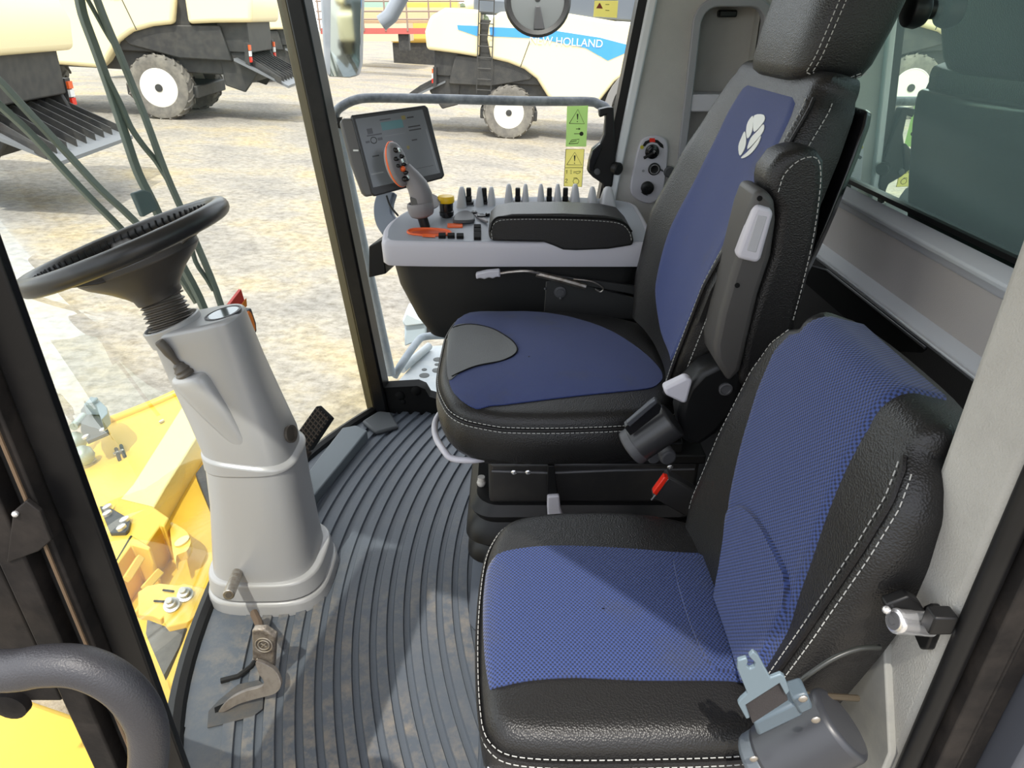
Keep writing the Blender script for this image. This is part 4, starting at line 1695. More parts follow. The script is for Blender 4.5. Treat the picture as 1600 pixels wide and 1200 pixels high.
# fins and toggles along the back edge
fin_mat = M('fin_grey', L(178, 178, 182), .5)
fx = [(722, 13), (750, 11), (768, 11), (795, 12), (821, 10), (845, 10), (871, 10), (898, 13), (925, 12), (949, 20)]
for i, (u, w) in enumerate(fx):
    Yf = 1.955 + .02 * (1 - ((u - 830) / 120) ** 2)
    p = at(u, 320, Y=Yf)
    hgt = .056 if 3 <= i <= 7 else .048
    ww = w * .00095
    m = MB()
    m.loft([[p + V((x, y, z_)) for x, y in rrect(-hx, hx, y0, y1, min(hx, .009) * .95, 4)] for z_, hx, y0, y1 in ((-.012, ww * 1.25, -.040, .036), (.0, ww * 1.15, -.036, .034), (hgt * .5, ww * .88, -.022, .028), (hgt * .85, ww * .66, -.010, .022), (hgt, ww * .42, -.003, .016), (hgt * 1.03, ww * .2, .002, .010))])
    m.build('divider_fin', fin_mat, con, angle=60)
for u in (733, 757, 809, 858, 883):
    p = at(u, 320, Y=1.955 + .02 * (1 - ((u - 830) / 120) ** 2))
    m = MB()
    m.box(p + V((0, 0, .004)), (.026, .034, .014))
    m.box(p + V((0, .002, .018)), (.016, .018, .016))
    m.box(p + V((0, .003, .036)), (.014, .012, .024), rotm(x=8))
    m.build('toggle_switch', black, con, bevel=.003)
m = MB()
for i in range(len(fx) - 1):
    u = (fx[i][0] + fx[i + 1][0]) / 2
    p = at(u, 319, Y=1.955 + .02 * (1 - ((u - 830) / 120) ** 2))
    m.box(p, (.020, .05, .004))
each(m, 'switch_plate', M('switch_plate', (.10, .11, .125), .3), con, bevel=.001)


def button(name, u, v, w, h, mm, t=.005, bev=.0015):
    m = MB()
    m.prism(con_on([(u - w, v + h), (u + w, v + h), (u + w, v - h), (u - w, v - h)], .001), (0, 0, t))
    return m.build(name, mm, con, bevel=bev)


for u, v in ((691, 370.5), (705, 370.5), (719, 371), (746, 357), (746, 363), (746, 368.5), (746, 373)):
    button('push_button', u, v, 5.6, 2.6, black_soft, .008)
button('orange_rocker', 711, 354, 12, 2.6, orange, .005)
m = MB()
pt = smooth(ats([(708, 346), (715, 337), (728, 334), (738, 337), (742, 344), (738, 349), (712, 350)], Z=.774), 4, True)
m.prism(pt, (0, 0, .010))
m.build('track_ball_pad', dk_grey, con, bevel=.003)
m = MB()
m.prism(smooth(ats([(738, 333), (746, 334), (762, 347), (758, 348), (744, 341)], Z=.776), 3, True), (0, 0, .006))
m.build('wrist_rib', joy_grey, con, bevel=.002)
for u, v, w in ((741, 334, 5), (752, 339, 7), (762, 337, 4)):
    m = MB(); m.lathe([(w * .0017, 0), (w * .0017, .005), (w * .0012, .007)], at(u, v, Z=.780), V((0, 0, 1)), 18)
    m.build('round_button', black_gloss, con)
# side bracket at console nose
m = MB()
m.prism(ats([(576, 385), (597, 375), (603, 428), (576, 434)], Y=1.82), (.02, .10, 0))
m.build('nose_bracket', black, con, bevel=.003)

# ------------------------------------------------------------------ monitor
mon = thing('touch_monitor', 'black framed touch monitor on a curved arm at the front of the console', 'monitor', (-.30, 1.93, .78))
MP0, MN = V((-.33, 1.93, .95)), V((.28, -.93, .22)).normalized()
mo = lambda l: [on(a, b, MP0, MN) for a, b in l]
m = MB()
m.prism(mo([(548, 180), (664, 164), (669, 168), (695, 274), (691, 279), (585, 307), (580, 303)]), -MN * .030)
mb_ = m.build('bezel', M('bezel_black', (.012, .012, .013), .35), mon, bevel=.004, seg=3)
m = MB()
q0 = mo([(556, 184), (536, 184), (531, 190), (548, 255), (566, 302), (572, 308), (590, 304)])
m.prism([p - MN * .004 for p in q0], -MN * .034)
m.build('side_grip', M('grip_grey', (.11, .105, .10), .4), mon, bevel=.007, seg=3)
m = MB()
SQ = mo([(555, 186), (660, 171), (688, 270), (583, 293)])
m.prism([p + MN * .0005 for p in SQ], MN * .001)
scr = m.build('screen', screen_mat, mb_)


def sq(x0, y0, x1, y1):
    f = lambda x, y: SQ[0].lerp(SQ[1], x).lerp(SQ[3].lerp(SQ[2], x), y) + MN * .0017
    return [f(x0, y0), f(x1, y0), f(x1, y1), f(x0, y1)]


m = MB(); m.prism(sq(.34, .10, .66, .22), MN * .0003)
m.build('teal_field', scr_teal, scr)
m = MB(); m.prism(sq(.66, .05, .72, .11), MN * .0003); m.prism(sq(.62, .50, .66, .55), MN * .0003)
m.build('yellow_icon', scr_yel, scr)
m = MB()
for r in ((.12, .16, .20, .24), (.10, .25, .32, .27), (.06, .33, .12, .36), (.24, .31, .31, .35), (.34, .06, .50, .075), (.74, .08, .84, .10), (.72, .22, .9, .24), (.72, .27, .9, .29), (.72, .42, .80, .44), (.45, .74, .55, .76), (.1, .55, .2, .57), (.68, .86, .93, .865)):
    m.prism(sq(*r), MN * .0003)
c_ = SQ[0].lerp(SQ[1], .18).lerp(SQ[3].lerp(SQ[2], .18), .335) + MN * .0018
m.tube(circle(c_, MN, .008, 18), .001, 5, closed=True)
m.build('icon_line', scr_dark, scr)
m = MB()
for r in ((.965, .30, .975, .95), (.02, .80, .20, .82), (.35, .30, .65, .305)):
    m.prism(sq(*r), MN * .0003)
m.build('bright_line', scr_lite, scr)
m = MB()
m.box(on(556, 235, MP0 + MN * .001, MN), (.014, .004, .004))
m.build('card_mark', white, mon)
m = MB()
arm_ = [on(583, 300, MP0, MN) + V((.00, .03, .0)), on(595, 330, MP0, MN) + V((.0, .03, 0)), V((-.335, 1.93, .72)), V((-.345, 1.90, .62))]
ar = smooth([at(606, 300, Y=1.97), at(600, 322, Y=1.95), at(602, 342, Y=1.93), at(612, 358, Y=1.90)], 6)
rings = []
for i, p in enumerate(ar):
    d = (ar[min(i + 1, len(ar) - 1)] - ar[max(i - 1, 0)]).normalized()
    wv = V((.9, -.3, .3)); wv = (wv - d * wv.dot(d)).normalized(); t_ = d.cross(wv)
    rings.append([p + wv * .030 + t_ * .010, p + wv * .030 - t_ * .010, p - wv * .030 - t_ * .010, p - wv * .030 + t_ * .010])
m.loft(rings)
m.build('support_arm', M('arm_grey', L(96, 104, 116), .4), mon, bevel=.005)
m = MB()
m.tube(smooth([at(604, 306, Y=1.93), at(610, 322, Y=1.91), at(622, 337, Y=1.89)], 6), .003, 8)
m.build('cable', black, mon)

# ------------------------------------------------------------------ switch panel on the quarter panel
sp = thing('switch_panel', 'light grey oval switch panel with ignition key on the rear side pillar', 'switch panel', at(1015, 265, Y=QY))
m = MB()
po = smooth(ats([(1000, 224), (1010, 214), (1026, 212), (1040, 218), (1044, 232), (1042, 262), (1038, 290), (1032, 308), (1018, 318), (1000, 315), (987, 303), (986, 285), (992, 255)], Y=QY - .012), 4, True)
m.prism(po, (0, .016, 0))
m.build('face_plate', lt_grey, sp, bevel=.004, seg=3)
m = MB()
arc = [(1004, 228), (1008, 221), (1018, 217), (1028, 219), (1036, 226), (1037, 232), (1032, 230), (1027, 224), (1018, 221.5), (1011, 225), (1008, 229)]
m.prism(ats(arc, Y=QY - .0135), (0, .002, 0))
m.build('dial_scale', black, sp)
m = MB(); m.prism(ats([(1015, 216), (1023, 216), (1024, 222), (1015, 222)], Y=QY - .0145), (0, .001, 0))
m.build('red_mark', red, sp)
m = MB(); m.lathe([(.0055, 0), (.0055, .001)], at(1003, 230, Y=QY - .0135), V((0, -1, 0)), 14)
m.build('yellow_mark', M('olive_yellow', L(190, 180, 50), .5), sp)
m = MB()
ig = at(1019, 237, Y=QY - .012)
m.lathe([(.021, 0), (.020, .004), (.015, .005), (.015, .014), (.011, .015)], ig, V((0, -1, 0)), 26)
ks = m.build('ignition_switch', black_gloss, sp)
m = MB()
m.box(ig + V((0, -.018, 0)), (.004, .010, .014), rotm(y=40))
m.build('key_blade', chrome, ks)
m = MB()
m.tube([ig + V((0, -.022, 0)), at(1006, 247, Y=QY - .035)], .0045, 8)
m.build('key_head', black, ks)
m = MB()
so = at(1022, 264, Y=QY - .012)
m.lathe([(.018, 0), (.018, .004), (.015, .006), (.0125, .005)], so, V((0, -1, 0)), 26)
sk = m.build('power_socket', black, sp)
m = MB(); m.lathe([(.0145, .0055), (.0145, .0068), (.0115, .0068), (.0115, .005)], so, V((0, -1, 0)), 26, False)
m.build('socket_ring', chrome, sk)
m = MB()
cp = at(1045, 268, Y=QY - .006)
m.lathe([(.0165, 0), (.0165, .007), (.011, .009), (.010, .008)], cp, V((0, -1, 0)), 24)
m.tube([so + V((.016, -.002, 0)), cp + V((-.014, -.002, 0))], .003, 6)
m.build('socket_cap', dk_grey, sk)
m = MB()
m.lathe([(.019, 0), (.019, .010), (.015, .013), (.006, .013), (.005, .011)], at(1011, 293, Y=QY - .012), V((0, -1, 0)), 26)
m.build('rotary_knob', black, sp)
m = MB()
m.tube(ats([(1002, 300), (1006, 303.5), (1012, 305.5)], Y=QY - .013), .0012, 5)
m.build('knob_scale', black, sp)
m = MB(); m.lathe([(.004, 0), (.004, .0015)], at(1005, 267, Y=QY - .0125), V((0, -1, 0)), 12)
m.build('blank_plug', md_grey, sp)

# ------------------------------------------------------------------ window stickers and latch


def flat(poly, mat, name, par, y, t=.0006):
    m = MB(); m.prism(ats(poly, Y=y), (0, t, 0))
    return m.build(name, mat, par)


def strokes(lines, name, par, y, r=.0011):
    m = MB()
    for l in lines:
        m.tube(ats(l, Y=y), r, 5)
    return m.build(name, ink, par)


YS = YR - .004
s1 = thing('warning_sticker', 'green warning sticker with triangle and key symbol, upper one on the side window', 'sticker', at(902, 198, Y=YS), 'safety stickers on the side window')
flat([(886, 166), (919, 165), (916, 229), (884, 229)], stick_g, 'sticker_face', s1, YS)
strokes([[(889.5, 193), (903, 171), (913, 193.5), (889.5, 193)], [(900, 201.5), (906, 201.5)], [(904, 200), (906.5, 201.5), (904, 203)], [(897, 209), (908, 209)], [(889, 225), (893, 219), (905, 217.5), (903, 224), (889, 225)], [(892, 222), (901, 220)]], 'symbol_line', s1, YS - .0015, .0009)
m = MB()
m.lathe([(.006, 0), (.006, .001)], at(908.5, 209, Y=YS), V((0, -1, 0)), 14)
m.prism(ats([(901.2, 178), (903.8, 178), (902.9, 187), (901.9, 187)], Y=YS - .001), (0, .001, 0))
m.lathe([(.0016, 0), (.0016, .001)], at(902, 190, Y=YS), V((0, -1, 0)), 8)
m.build('symbol_solid', ink, s1)
s2 = thing('warning_sticker', 'yellow warning sticker numbered 1 and 2 with horn and engine symbols, lower one', 'sticker', at(897, 263, Y=YS), 'safety stickers on the side window')
flat([(884, 233), (913, 233), (909, 292), (881, 291)], stick_y, 'sticker_face', s2, YS)
strokes([[(884, 233), (913, 233), (909, 292), (881, 291), (884, 233)], [(883, 262), (911, 262)], [(885.5, 257.5), (898, 238), (909, 258), (885.5, 257.5)],
         [(897, 267.5), (897, 271)], [(898, 268.5), (907, 267.5)], [(899, 270), (902, 271.5), (906, 270), (907, 267.5)], [(891, 266), (893.5, 266)], [(891, 268.5), (893.5, 268.5)], [(891, 271), (893.5, 271)],
         [(896, 279), (897, 278), (901, 278), (902, 279)]] + [[(900 + 4.6 * math.cos(t / 8 * 2 * PI), 283.5 + 4.6 * math.sin(t / 8 * 2 * PI)) for t in range(9)]], 'symbol_line', s2, YS - .0015, .0008)
strokes([[(884.2, 267.4), (886, 265.8), (885.6, 271.2)], [(883.6, 281), (884.6, 279.7), (886.2, 280), (886.4, 281.4), (883.3, 285.4), (886.6, 285.4)]], 'numeral', s2, YS - .0015, .0009)
m = MB()
m.prism(ats([(896.6, 243), (899.4, 243), (898.4, 252), (897.4, 252)], Y=YS - .001), (0, .001, 0))
m.lathe([(.0016, 0), (.0016, .001)], at(897.6, 255, Y=YS), V((0, -1, 0)), 8)
m.build('symbol_solid', ink, s2)
s3 = thing('warning_sticker', 'pale label with small red triangle at the top of the side window', 'sticker', at(948, 12, Y=YS), 'safety stickers on the side window')
flat([(929, 1), (966, 1), (964, 28), (927, 26)], stick_y, 'sticker_face', s3, YS)
strokes([[(946, 7), (952, 7)], [(946, 16), (952, 16.5)]], 'symbol_line', s3, YS - .0015, .0007)
m = MB(); m.prism(ats([(931.5, 13), (937, 4), (942, 13.5)], Y=YS - .001), (0, .001, 0))
m.build('red_triangle', M('faded_red', L(150, 70, 60), .6), s3)

lt = thing('window_latch', 'black angled latch bracket on the rear edge of the side window', 'latch', at(940, 240, Y=2.09))
m = MB()
m.prism(ats([(950, 168), (959, 168), (962, 250), (957, 290), (951, 300), (943, 299), (942, 288), (932, 281), (926, 277), (918, 268), (921, 250), (926, 233), (938, 224), (944, 210), (947, 180), (937, 184), (936, 171)], Y=2.085), (0, .035, 0))
m.build('latch_arm', black, lt, bevel=.004)
m = MB()
m.prism(ats([(925, 236), (939, 224), (941, 231), (928, 262), (930, 270), (920, 267), (921, 250)], Y=2.075), (0, .014, 0))
m.build('latch_handle', black_gloss, lt, bevel=.003)
m = MB()
m.lathe([(.009, 0), (.009, .005), (.005, .006)], at(933, 268, Y=2.075), V((0, -1, 0)), 16)
m.build('latch_bolt', dk_grey, lt)
m = MB()
m.lathe([(.018, -.004), (.018, .012), (.014, .016)], at(962, 263, Y=2.075), V((.6, -.8, 0)), 20)
m.build('latch_stop', black, lt)

# knob on the rear window
m = MB()
kc = at(1448, 14, X=XR - .03)
m.lathe([(.014, .03), (.016, .0), (.026, -.004), (.030, -.016), (.027, -.032), (.015, -.036)], kc, V((1, 0, 0)), 28)
tag(m.build('rear_window_knob', black, bevel=.002), 'round black knob at the top of the tinted rear window', 'knob')

# ------------------------------------------------------------------ near grab handle
gh_ = thing('grab_handle', 'thick black bent tube grab handle at the door in the near left corner', 'grab handle', (-.345, .40, .6))
m = MB()
pts = smooth([V((-.60, .37, .80)), V((-.50, .365, .808)), at(0, 1048, Y=.36), at(70, 1040, Y=.36), at(130, 1043, Y=.36), at(185, 1070, Y=.36), at(222, 1115, Y=.36), at(233, 1165, Y=.36), at(226, 1240, Y=.36), at(215, 1330, Y=.37), V((-.335, .43, .50))], 8)
m.tube(pts, .0158, 24)
m.build('tube', M('handle_black', (.035, .035, .04), .42, bump=.3, bscale=700), gh_, angle=80)
m = MB(); m.lathe([(.026, 0), (.026, .01), (.014, .016)], V((-.335, .455, .49)), V((0, -1, .2)), 20)
m.build('foot_flange', black, gh_)
m = MB(); m.lathe([(.017, 0), (.016, .008), (.008, .010)], at(22, 1095, Y=.44), V((0, -1, 0)), 18)
tag(m.build('post_bolt', dusty), 'round dusty bolt head on the left door post below the grab handle', 'bolt')

# ------------------------------------------------------------------ wipers on the outside of the windscreen


def wiper(name, label, lines, group):
    root = thing(name, label, 'wiper', on_ws(*lines[0][1][-1], .03), group)
    for nm, l, r, off in lines:
        m = MB()
        pts = [on_ws(u, v, off) for u, v in l]
        pts = smooth(pts, 3)
        rings = []
        for i, p in enumerate(pts):
            d = (pts[min(i + 1, len(pts) - 1)] - pts[max(i - 1, 0)]).normalized()
            w = V((.25, .97, 0)); w = (w - d * w.dot(d)).normalized(); t = d.cross(w)
            rings.append([p + w * r + t * r * .6, p + w * r - t * r * .6, p - w * r - t * r * .6, p - w * r + t * r * .6])
        m.loft(rings)
        m.build(nm, wiper_mat, root, bevel=.001)
    return root


z = lambda l: [(a * .375, b * .375) for a, b in l]
wiper('windscreen_wiper', 'long green-grey windscreen wiper running from the top edge down behind the wheel', [
    ('wiper_arm', z([(325, -40), (345, 60), (385, 170), (425, 280), (460, 380), (520, 560), (575, 720), (640, 850), (735, 1060), (830, 1240), (900, 1420)]), .0105, .035),
    ('wiper_blade', z([(390, -40), (440, 90), (500, 230), (545, 340), (605, 490), (690, 720), (760, 880), (830, 1040), (900, 1210), (960, 1400)]), .0085, .025),
    ('link_rod', z([(345, -40), (400, 60), (445, 140), (470, 180)]), .005, .030),
    ('link_rod', z([(440, 310), (500, 430), (545, 530), (600, 610), (650, 670), (700, 750)]), .007, .030),
    ('link_rod', z([(790, 990), (815, 1090), (860, 1160), (890, 1210)]), .006, .030),
], 'windscreen wipers')
wiper('windscreen_wiper', 'double-armed green-grey wiper crossing the lower left of the windscreen', [
    ('wiper_arm', z([(-60, 290), (0, 340), (130, 480), (290, 650), (420, 790), (560, 920), (700, 1080), (820, 1260)]), .0085, .085),
    ('wiper_arm', z([(-60, 380), (0, 440), (130, 560), (280, 725), (400, 850), (500, 950), (640, 1110), (760, 1300)]), .0085, .085),
], 'windscreen wipers')
m = MB()
m.prism([on_ws(u * .375, v * .375, .015) for u, v in ((557, 805), (600, 790), (630, 800), (665, 870), (600, 905))], (-.012, 0, 0))
tag(m.build('wiper_motor_cap', M('cap_grey', (.10, .13, .13), .5), bevel=.003), 'small grey-green cap on the windscreen behind the steering wheel', 'cap')

# ------------------------------------------------------------------ yellow feeder house below the windscreen
fh = thing('feeder_house', 'yellow steel feeder house and header frame below the windscreen', 'machinery', (-1.3, 2.0, -1.9))
FP, FN = V((-.9, 0, -.22)), V((-.30, 0, 1))
fo = lambda l, up=0: [on(a, b, FP + V((0, 0, up)), FN) for a, b in l]
m = MB()
m.prism(fo([(292, 606), (250, 625), (172, 655), (118, 690), (40, 770), (60, 860), (180, 1010), (300, 1150), (345, 960), (345, 700), (318, 640)], -.06), (0, 0, -.18))
m.build('deck_plate', yellow, fh, bevel=.01)
m = MB()
m.tube(fo([(290, 608), (250, 626), (190, 650), (168, 658)], -.05), .022, 10)
m.build('rolled_edge', yellow, fh)
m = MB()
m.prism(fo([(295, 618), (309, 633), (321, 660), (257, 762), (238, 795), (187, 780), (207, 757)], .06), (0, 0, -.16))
m.build('cross_beam', M('sunlit_yellow_paint', (.86, .70, .26), .3), fh, bevel=.008)  # same yellow paint made lighter, the sunlight on the beam put into its colour
m = MB()
m.prism(fo([(238, 790), (264, 808), (256, 822), (250, 820), (222, 860), (205, 850), (150, 900), (150, 830), (187, 778)], .085), (0, 0, -.2))
m.prism(fo([(207, 836), (235, 853), (232, 858), (205, 850), (165, 905), (160, 890)], .10), (0, 0, -.22))
m.build('pivot_block', yellow, fh, bevel=.008)
m = MB()
lug = smooth(fo([(266, 817), (280, 822), (293, 832), (298, 846), (293, 859), (284, 864), (276, 868), (274, 880), (268, 850)], .05), 4, True)
m.prism(lug, (0, 0, -.03))
m.build('lifting_lug', yellow, fh, bevel=.004)
m = MB(); m.lathe([(.024, 0), (.024, .004)], fo([(285, 846)], .051)[0], FN, 20)
m.build('lug_hole', M('lug_pale', (.75, .62, .30), .6), fh)
m = MB()
for a, b in (((219, 872), (198, 905)), ((250, 893), (226, 920)), ((232, 932), (216, 960))):
    p, q = fo([a, b], .10)
    m.tube([p, q], .016, 4)
each(m, 'guide_rib', yellow, fh, bevel=.003)
m = MB()
m.prism(fo([(215, 925), (230, 915), (250, 911), (280, 914), (288, 911), (334, 922), (324, 938), (309, 960), (292, 972), (262, 979), (256, 972), (256, 962), (250, 968), (238, 962), (216, 960)], .14), (0, 0, -.02))
brk = m.build('bolted_bracket', yellow, fh, bevel=.003)
m = MB()
for u, v in ((269, 946), (290, 930)):
    p = fo([(u, v)], .15)[0]
    m.lathe([(.020, 0), (.020, .006), (.013, .007), (.013, .022), (.008, .023), (.008, .034)], p, V((.1, -.4, 1)), 18)
m.build('bolt', M('zinc', (.5, .5, .48), .35, metal=.8), brk)
m = MB()
for a, b in (((255, 922), (271, 924)), ((241, 939), (258, 940))):
    m.tube(fo([a, b], .1435), .003, 6)
m.build('slot', black_soft, brk)
m = MB()
m.prism(fo([(230, 968), (262, 980), (290, 976), (280, 1010), (256, 1055), (228, 990)], .02), (0, 0, -.02))
m.build('dark_hollow_plate', M('hollow_grey', (.09, .09, .085), .8, var=(.17, .165, .15), vscale=9), fh)  # dark grey plate standing in for the darkness of the hollow below the bracket
m = MB()
m.prism(fo([(307, 958), (321, 945), (322, 958), (312, 985), (311, 1010), (282, 1100), (258, 1060), (284, 1000), (293, 975)], .16), (0, 0, -.08))
m.build('front_rail', yellow, fh, bevel=.012, seg=3)
m = MB()
m.prism(fo([(337, 690), (330, 740), (328, 790), (338, 806), (360, 806), (360, 690)], .02), (0, 0, -.04))
m.prism(fo([(305, 740), (330, 800), (332, 790), (320, 720)], .0), (0, 0, -.04))
m.build('dark_cover', chassis, fh, bevel=.005)
m = MB()
m.prism(fo([(314, 672), (326, 665), (333, 688), (320, 695)], .066), (0, 0, .002))
m.build('data_plate', M('plate_grey', (.5, .55, .55), .5), fh)
for poly, bolts in (([(126, 640), (140, 622), (150, 630), (170, 674), (136, 689), (126, 672)], ((135, 684), (162, 673))), ([(155, 790), (170, 791), (196, 806), (203, 812), (200, 826), (196, 831), (172, 832)], ((196, 814), (191, 826), (169, 794), (169, 804)))):
    m = MB(); m.prism(fo(poly, .10), (0, 0, -.02))
    o = m.build('mounting_bracket', M('bracket_dark', (.05, .055, .055), .45) if 'bracket_dark' not in bpy.data.materials else bpy.data.materials['bracket_dark'], fh, bevel=.004)
    m = MB()
    for u, v in bolts:
        m.lathe([(.016, 0), (.016, .010), (.010, .014)], fo([(u, v)], .10)[0], FN, 12)
    m.build('bolt', M('zinc_b', (.6, .6, .58), .35, metal=.7) if 'zinc_b' not in bpy.data.materials else bpy.data.materials['zinc_b'], o)
m = MB()
m.prism(fo([(130, 632), (142, 619), (152, 622), (167, 636), (168, 645), (158, 655), (150, 632)], .17), (0, 0, -.06))
m.lathe([(.025, 0), (.025, .012), (.012, .016)], fo([(146, 628)], .18)[0], FN, 16)
m.build('hose_clamp', M('clamp_grey', (.16, .20, .22), .45), fh, bevel=.004)
m = MB()
for u, v in ((181, 709), (189, 704)):
    p, q = fo([(u, v - 8), (u + 6, v + 10)], -.055)
    m.tube([p, q], .008, 6)
m.build('slot', black_soft, fh)
m = MB()
for u, v in ((182, 709), (190, 706), (253, 659), (147, 720)):
    m.lathe([(.013, 0), (.013, .008), (.008, .010)], fo([(u, v)], -.055)[0], FN, 12)
m.build('bolt', bpy.data.materials['zinc'], fh)
m = MB()
m.tube(fo([(115, 667), (130, 650)], .1), .02, 10); m.ball(fo([(118, 690)], .02)[0], .05, 12); m.ball(fo([(130, 712)], .0)[0], .05, 12)
m.build('hose_fitting', M('fitting', (.30, .36, .32), .4, metal=.4), fh)
m = MB()
m.tube(fo([(205, 850 - 12), (180, 880), (160, 860)], .1), .004, 6)
m.build('sealing_line', ink, fh)
# lower body down to the ground
m = MB()
m.prism(fo([(250, 640), (172, 665), (120, 700), (180, 900), (330, 900), (335, 720)], -.25), (0, 0, -1.2))
m.build('lower_shell', chassis, fh)

# yellow side step plate seen under the grab handle
m = MB()
m.prism([V((-1.20, .49, .42)), V((-.475, .49, .42)), V((-.50, .58, .42)), V((-1.2, .80, .42))], (0, 0, -.50))
tag(m.build('body_panel', yellow, bevel=.01), 'yellow body corner panel seen low at the left beyond the door post', 'panel')

# ------------------------------------------------------------------ lights, rail and platform outside the right window
m = MB()
m.prism([on_ws(u, v, .10) for u, v in ((377, 452), (385, 478), (374, 489), (360, 490), (357, 478))], (-.01, .004, 0))
o = m.build('reflector_plate', M('reflector_red', L(205, 70, 60), .4), bevel=.001)
tag(o, 'red and orange reflector plate standing just outside the windscreen', 'reflector')
m = MB()
m.prism([on_ws(u, v, .098) for u, v in ((384, 466), (385, 478), (374, 489), (367, 489))], (.002, 0, 0))
m.build('orange_field', M('reflector_orange', L(235, 140, 60), .4), o)
mk = thing('marker_lamp', 'small dark marker lamp with orange lens beside the red reflector', 'lamp', on_ws(392, 500, .12))
m = MB()
m.prism([on_ws(u, v, .11) for u, v in ((377, 492), (393, 481), (401, 505), (402, 518), (394, 527), (388, 510))], (-.03, .01, 0))
m.build('lamp_housing', dk_grey, mk, bevel=.004)
m = MB()
m.prism(smooth([on_ws(u, v, .105) for u, v in ((386, 488), (391, 490), (397, 510), (396, 518), (391, 514))], 3, True), (.004, 0, 0))
m.build('lamp_lens', M('amber', L(245, 140, 70), .3), mk)

gr = thing('guard_rail', 'grey tube guard rail standing outside the right side window', 'guard rail', at(612, 600, Y=2.42))
m = MB()
YG = 2.42
pth = [at(611, 585, Y=YG), at(590, 490, Y=YG), at(560, 350, Y=YG), at(534, 230, Y=YG), at(525, 190, Y=YG)]
m.tube(smooth(pth, 4), .0185, 14)
m.build('upright_post', post_mat, gr)
m = MB()
pth = [at(525, 195, Y=YG), at(524, 178, Y=YG), at(533, 167, Y=YG), at(556, 156, Y=YG), at(590, 153, Y=YG), at(700, 155, Y=YG), at(820, 158, Y=YG), at(915, 158.5, Y=YG), at(935, 163, Y=YG), at(950, 176, Y=YG), at(952, 230, Y=YG), at(956, 420, Y=YG)]
m.tube(smooth(pth, 5), .0150, 14)
m.build('top_rail', rail_mat, gr)
m = MB()
m.prism(ats([(527, 200), (527, 184), (534, 183), (533, 201)], Y=YG - .02), (0, .01, 0))
m.build('rail_bracket', black, gr)

pf = thing('side_platform', 'pale perforated metal platform with a low rail outside the right window', 'platform', (-.35, 2.6, -.06))
m = MB()
pl_ = ats([(612, 606), (640, 575), (662, 548), (676, 540), (760, 535), (800, 620), (700, 640), (676, 640), (660, 640), (615, 640)], Z=-.05)
m.prism(pl_, (0, 0, -.03))
m.build('deck', plate_mat, pf, bevel=.004)
m = MB()
for u, v, w in ((663, 587, 7), (684, 562, 6.5), (701, 570, 6.5), (683, 579, 7), (702, 585, 6.5)):
    p = at(u, v, Z=-.0505)
    m.lathe([(w * .0030, 0), (w * .0030, .0025), (w * .0018, .0035)], p, V((0, 0, 1)), 18)
for u, v in ((663, 578), (683, 570), (702, 562), (702, 578)):
    m.lathe([(.011, 0), (.011, .003)], at(u, v, Z=-.0505), V((0, 0, 1)), 8)
each(m, 'grip_hole', M('hole_dark', (.12, .125, .12), .7), pf)
m = MB()
rl = [at(616, 588, Z=-.02), at(628, 568, Z=.03), at(652, 534, Z=.06), at(665, 526, Z=.06), at(700, 524, Z=.06), at(740, 524, Z=.06), at(760, 530, Z=.0)]
m.tube(smooth(rl, 5), .016, 12)
m.build('low_rail', post_mat, pf)
m = MB()
m.tube([at(628, 577, Z=-.03), at(670, 541, Z=-.03)], .018, 10)
m.build('toe_bar', plate_mat, pf)
bx = thing('step_box', 'pale blue-grey steel box beyond the platform outside the right window', 'box', at(650, 540, Y=3.3))
m = MB()
m.prism(ats([(632, 508), (665, 506), (665, 528), (650, 535), (632, 542)], Y=3.3), (.0, .12, 0))
m.build('box_body', M('box_blue_grey', (.42, .50, .56), .5), bx, bevel=.01)
m = MB()
m.prism(ats([(628, 502), (634, 488), (650, 496), (665, 502), (665, 507), (632, 511)], Y=3.28), (0, .14, 0))
m.build('box_lid', M('lid_pale', (.55, .62, .66), .45), bx, bevel=.01)
m = MB()
m.prism(ats([(665, 506), (686, 512), (685, 521), (665, 523)], Y=3.35), (0, .12, 0))
m.build('side_block', dk_grey, bx)

# mirrors
mr = thing('wing_mirror', 'rectangular wing mirror in a grey housing by the right front pillar', 'mirror', at(545, 60, Y=2.95))
m = MB()
m.prism(ats([(498, -30), (566, -30), (563, 100), (558, 119), (545, 122), (512, 120), (506, 100)], Y=2.95), (0, .06, 0))
m.build('mirror_housing', M('mirror_grey', (.28, .31, .35), .4, var=(.36, .38, .42), vscale=9), mr, bevel=.010, seg=3)
m = MB()
m.prism([p + V((0, -.0, 0)) for p in ats([(517, -30), (565, -30), (562, 98), (557, 117), (546, 120), (516, 119)], Y=2.944)], (0, .004, 0))
m.build('mirror_glass', mirror_mat, mr)
m = MB()
m.tube(ats([(640, -30), (610, 25), (596, 36)], Y=3.0), .03, 10)
m.build('mirror_arm', M('arm_pale', (.30, .33, .38), .45), mr)
rm = thing('round_mirror', 'round black convex mirror seen from behind above the guard rail', 'mirror', at(840, 0, Y=3.0))
c_ = at(840, 2, Y=3.0)
m = MB()
m.lathe([(.100, -.02), (.124, -.012), (.128, .0), (.120, .012), (.104, .008), (.102, 0)], c_, V((0, -1, .25)), 40)
m.build('mirror_rim', black, rm)
m = MB()
m.lathe([(.104, -.006), (.104, .001), (.06, .004), (.01, .005)], c_, V((0, -1, .25)), 40)
m.build('mirror_back', M('mirror_back', (.13, .14, .14), .35), rm)
m = MB()
m.loft([[p + V((-w, -.03, 0)), p + V((w, -.03, 0)), p + V((w, -.015, 0)), p + V((-w, -.015, 0))] for p, w in ((at(842, 46, Y=3.0), .022), (at(840, 10, Y=3.0), .010))])
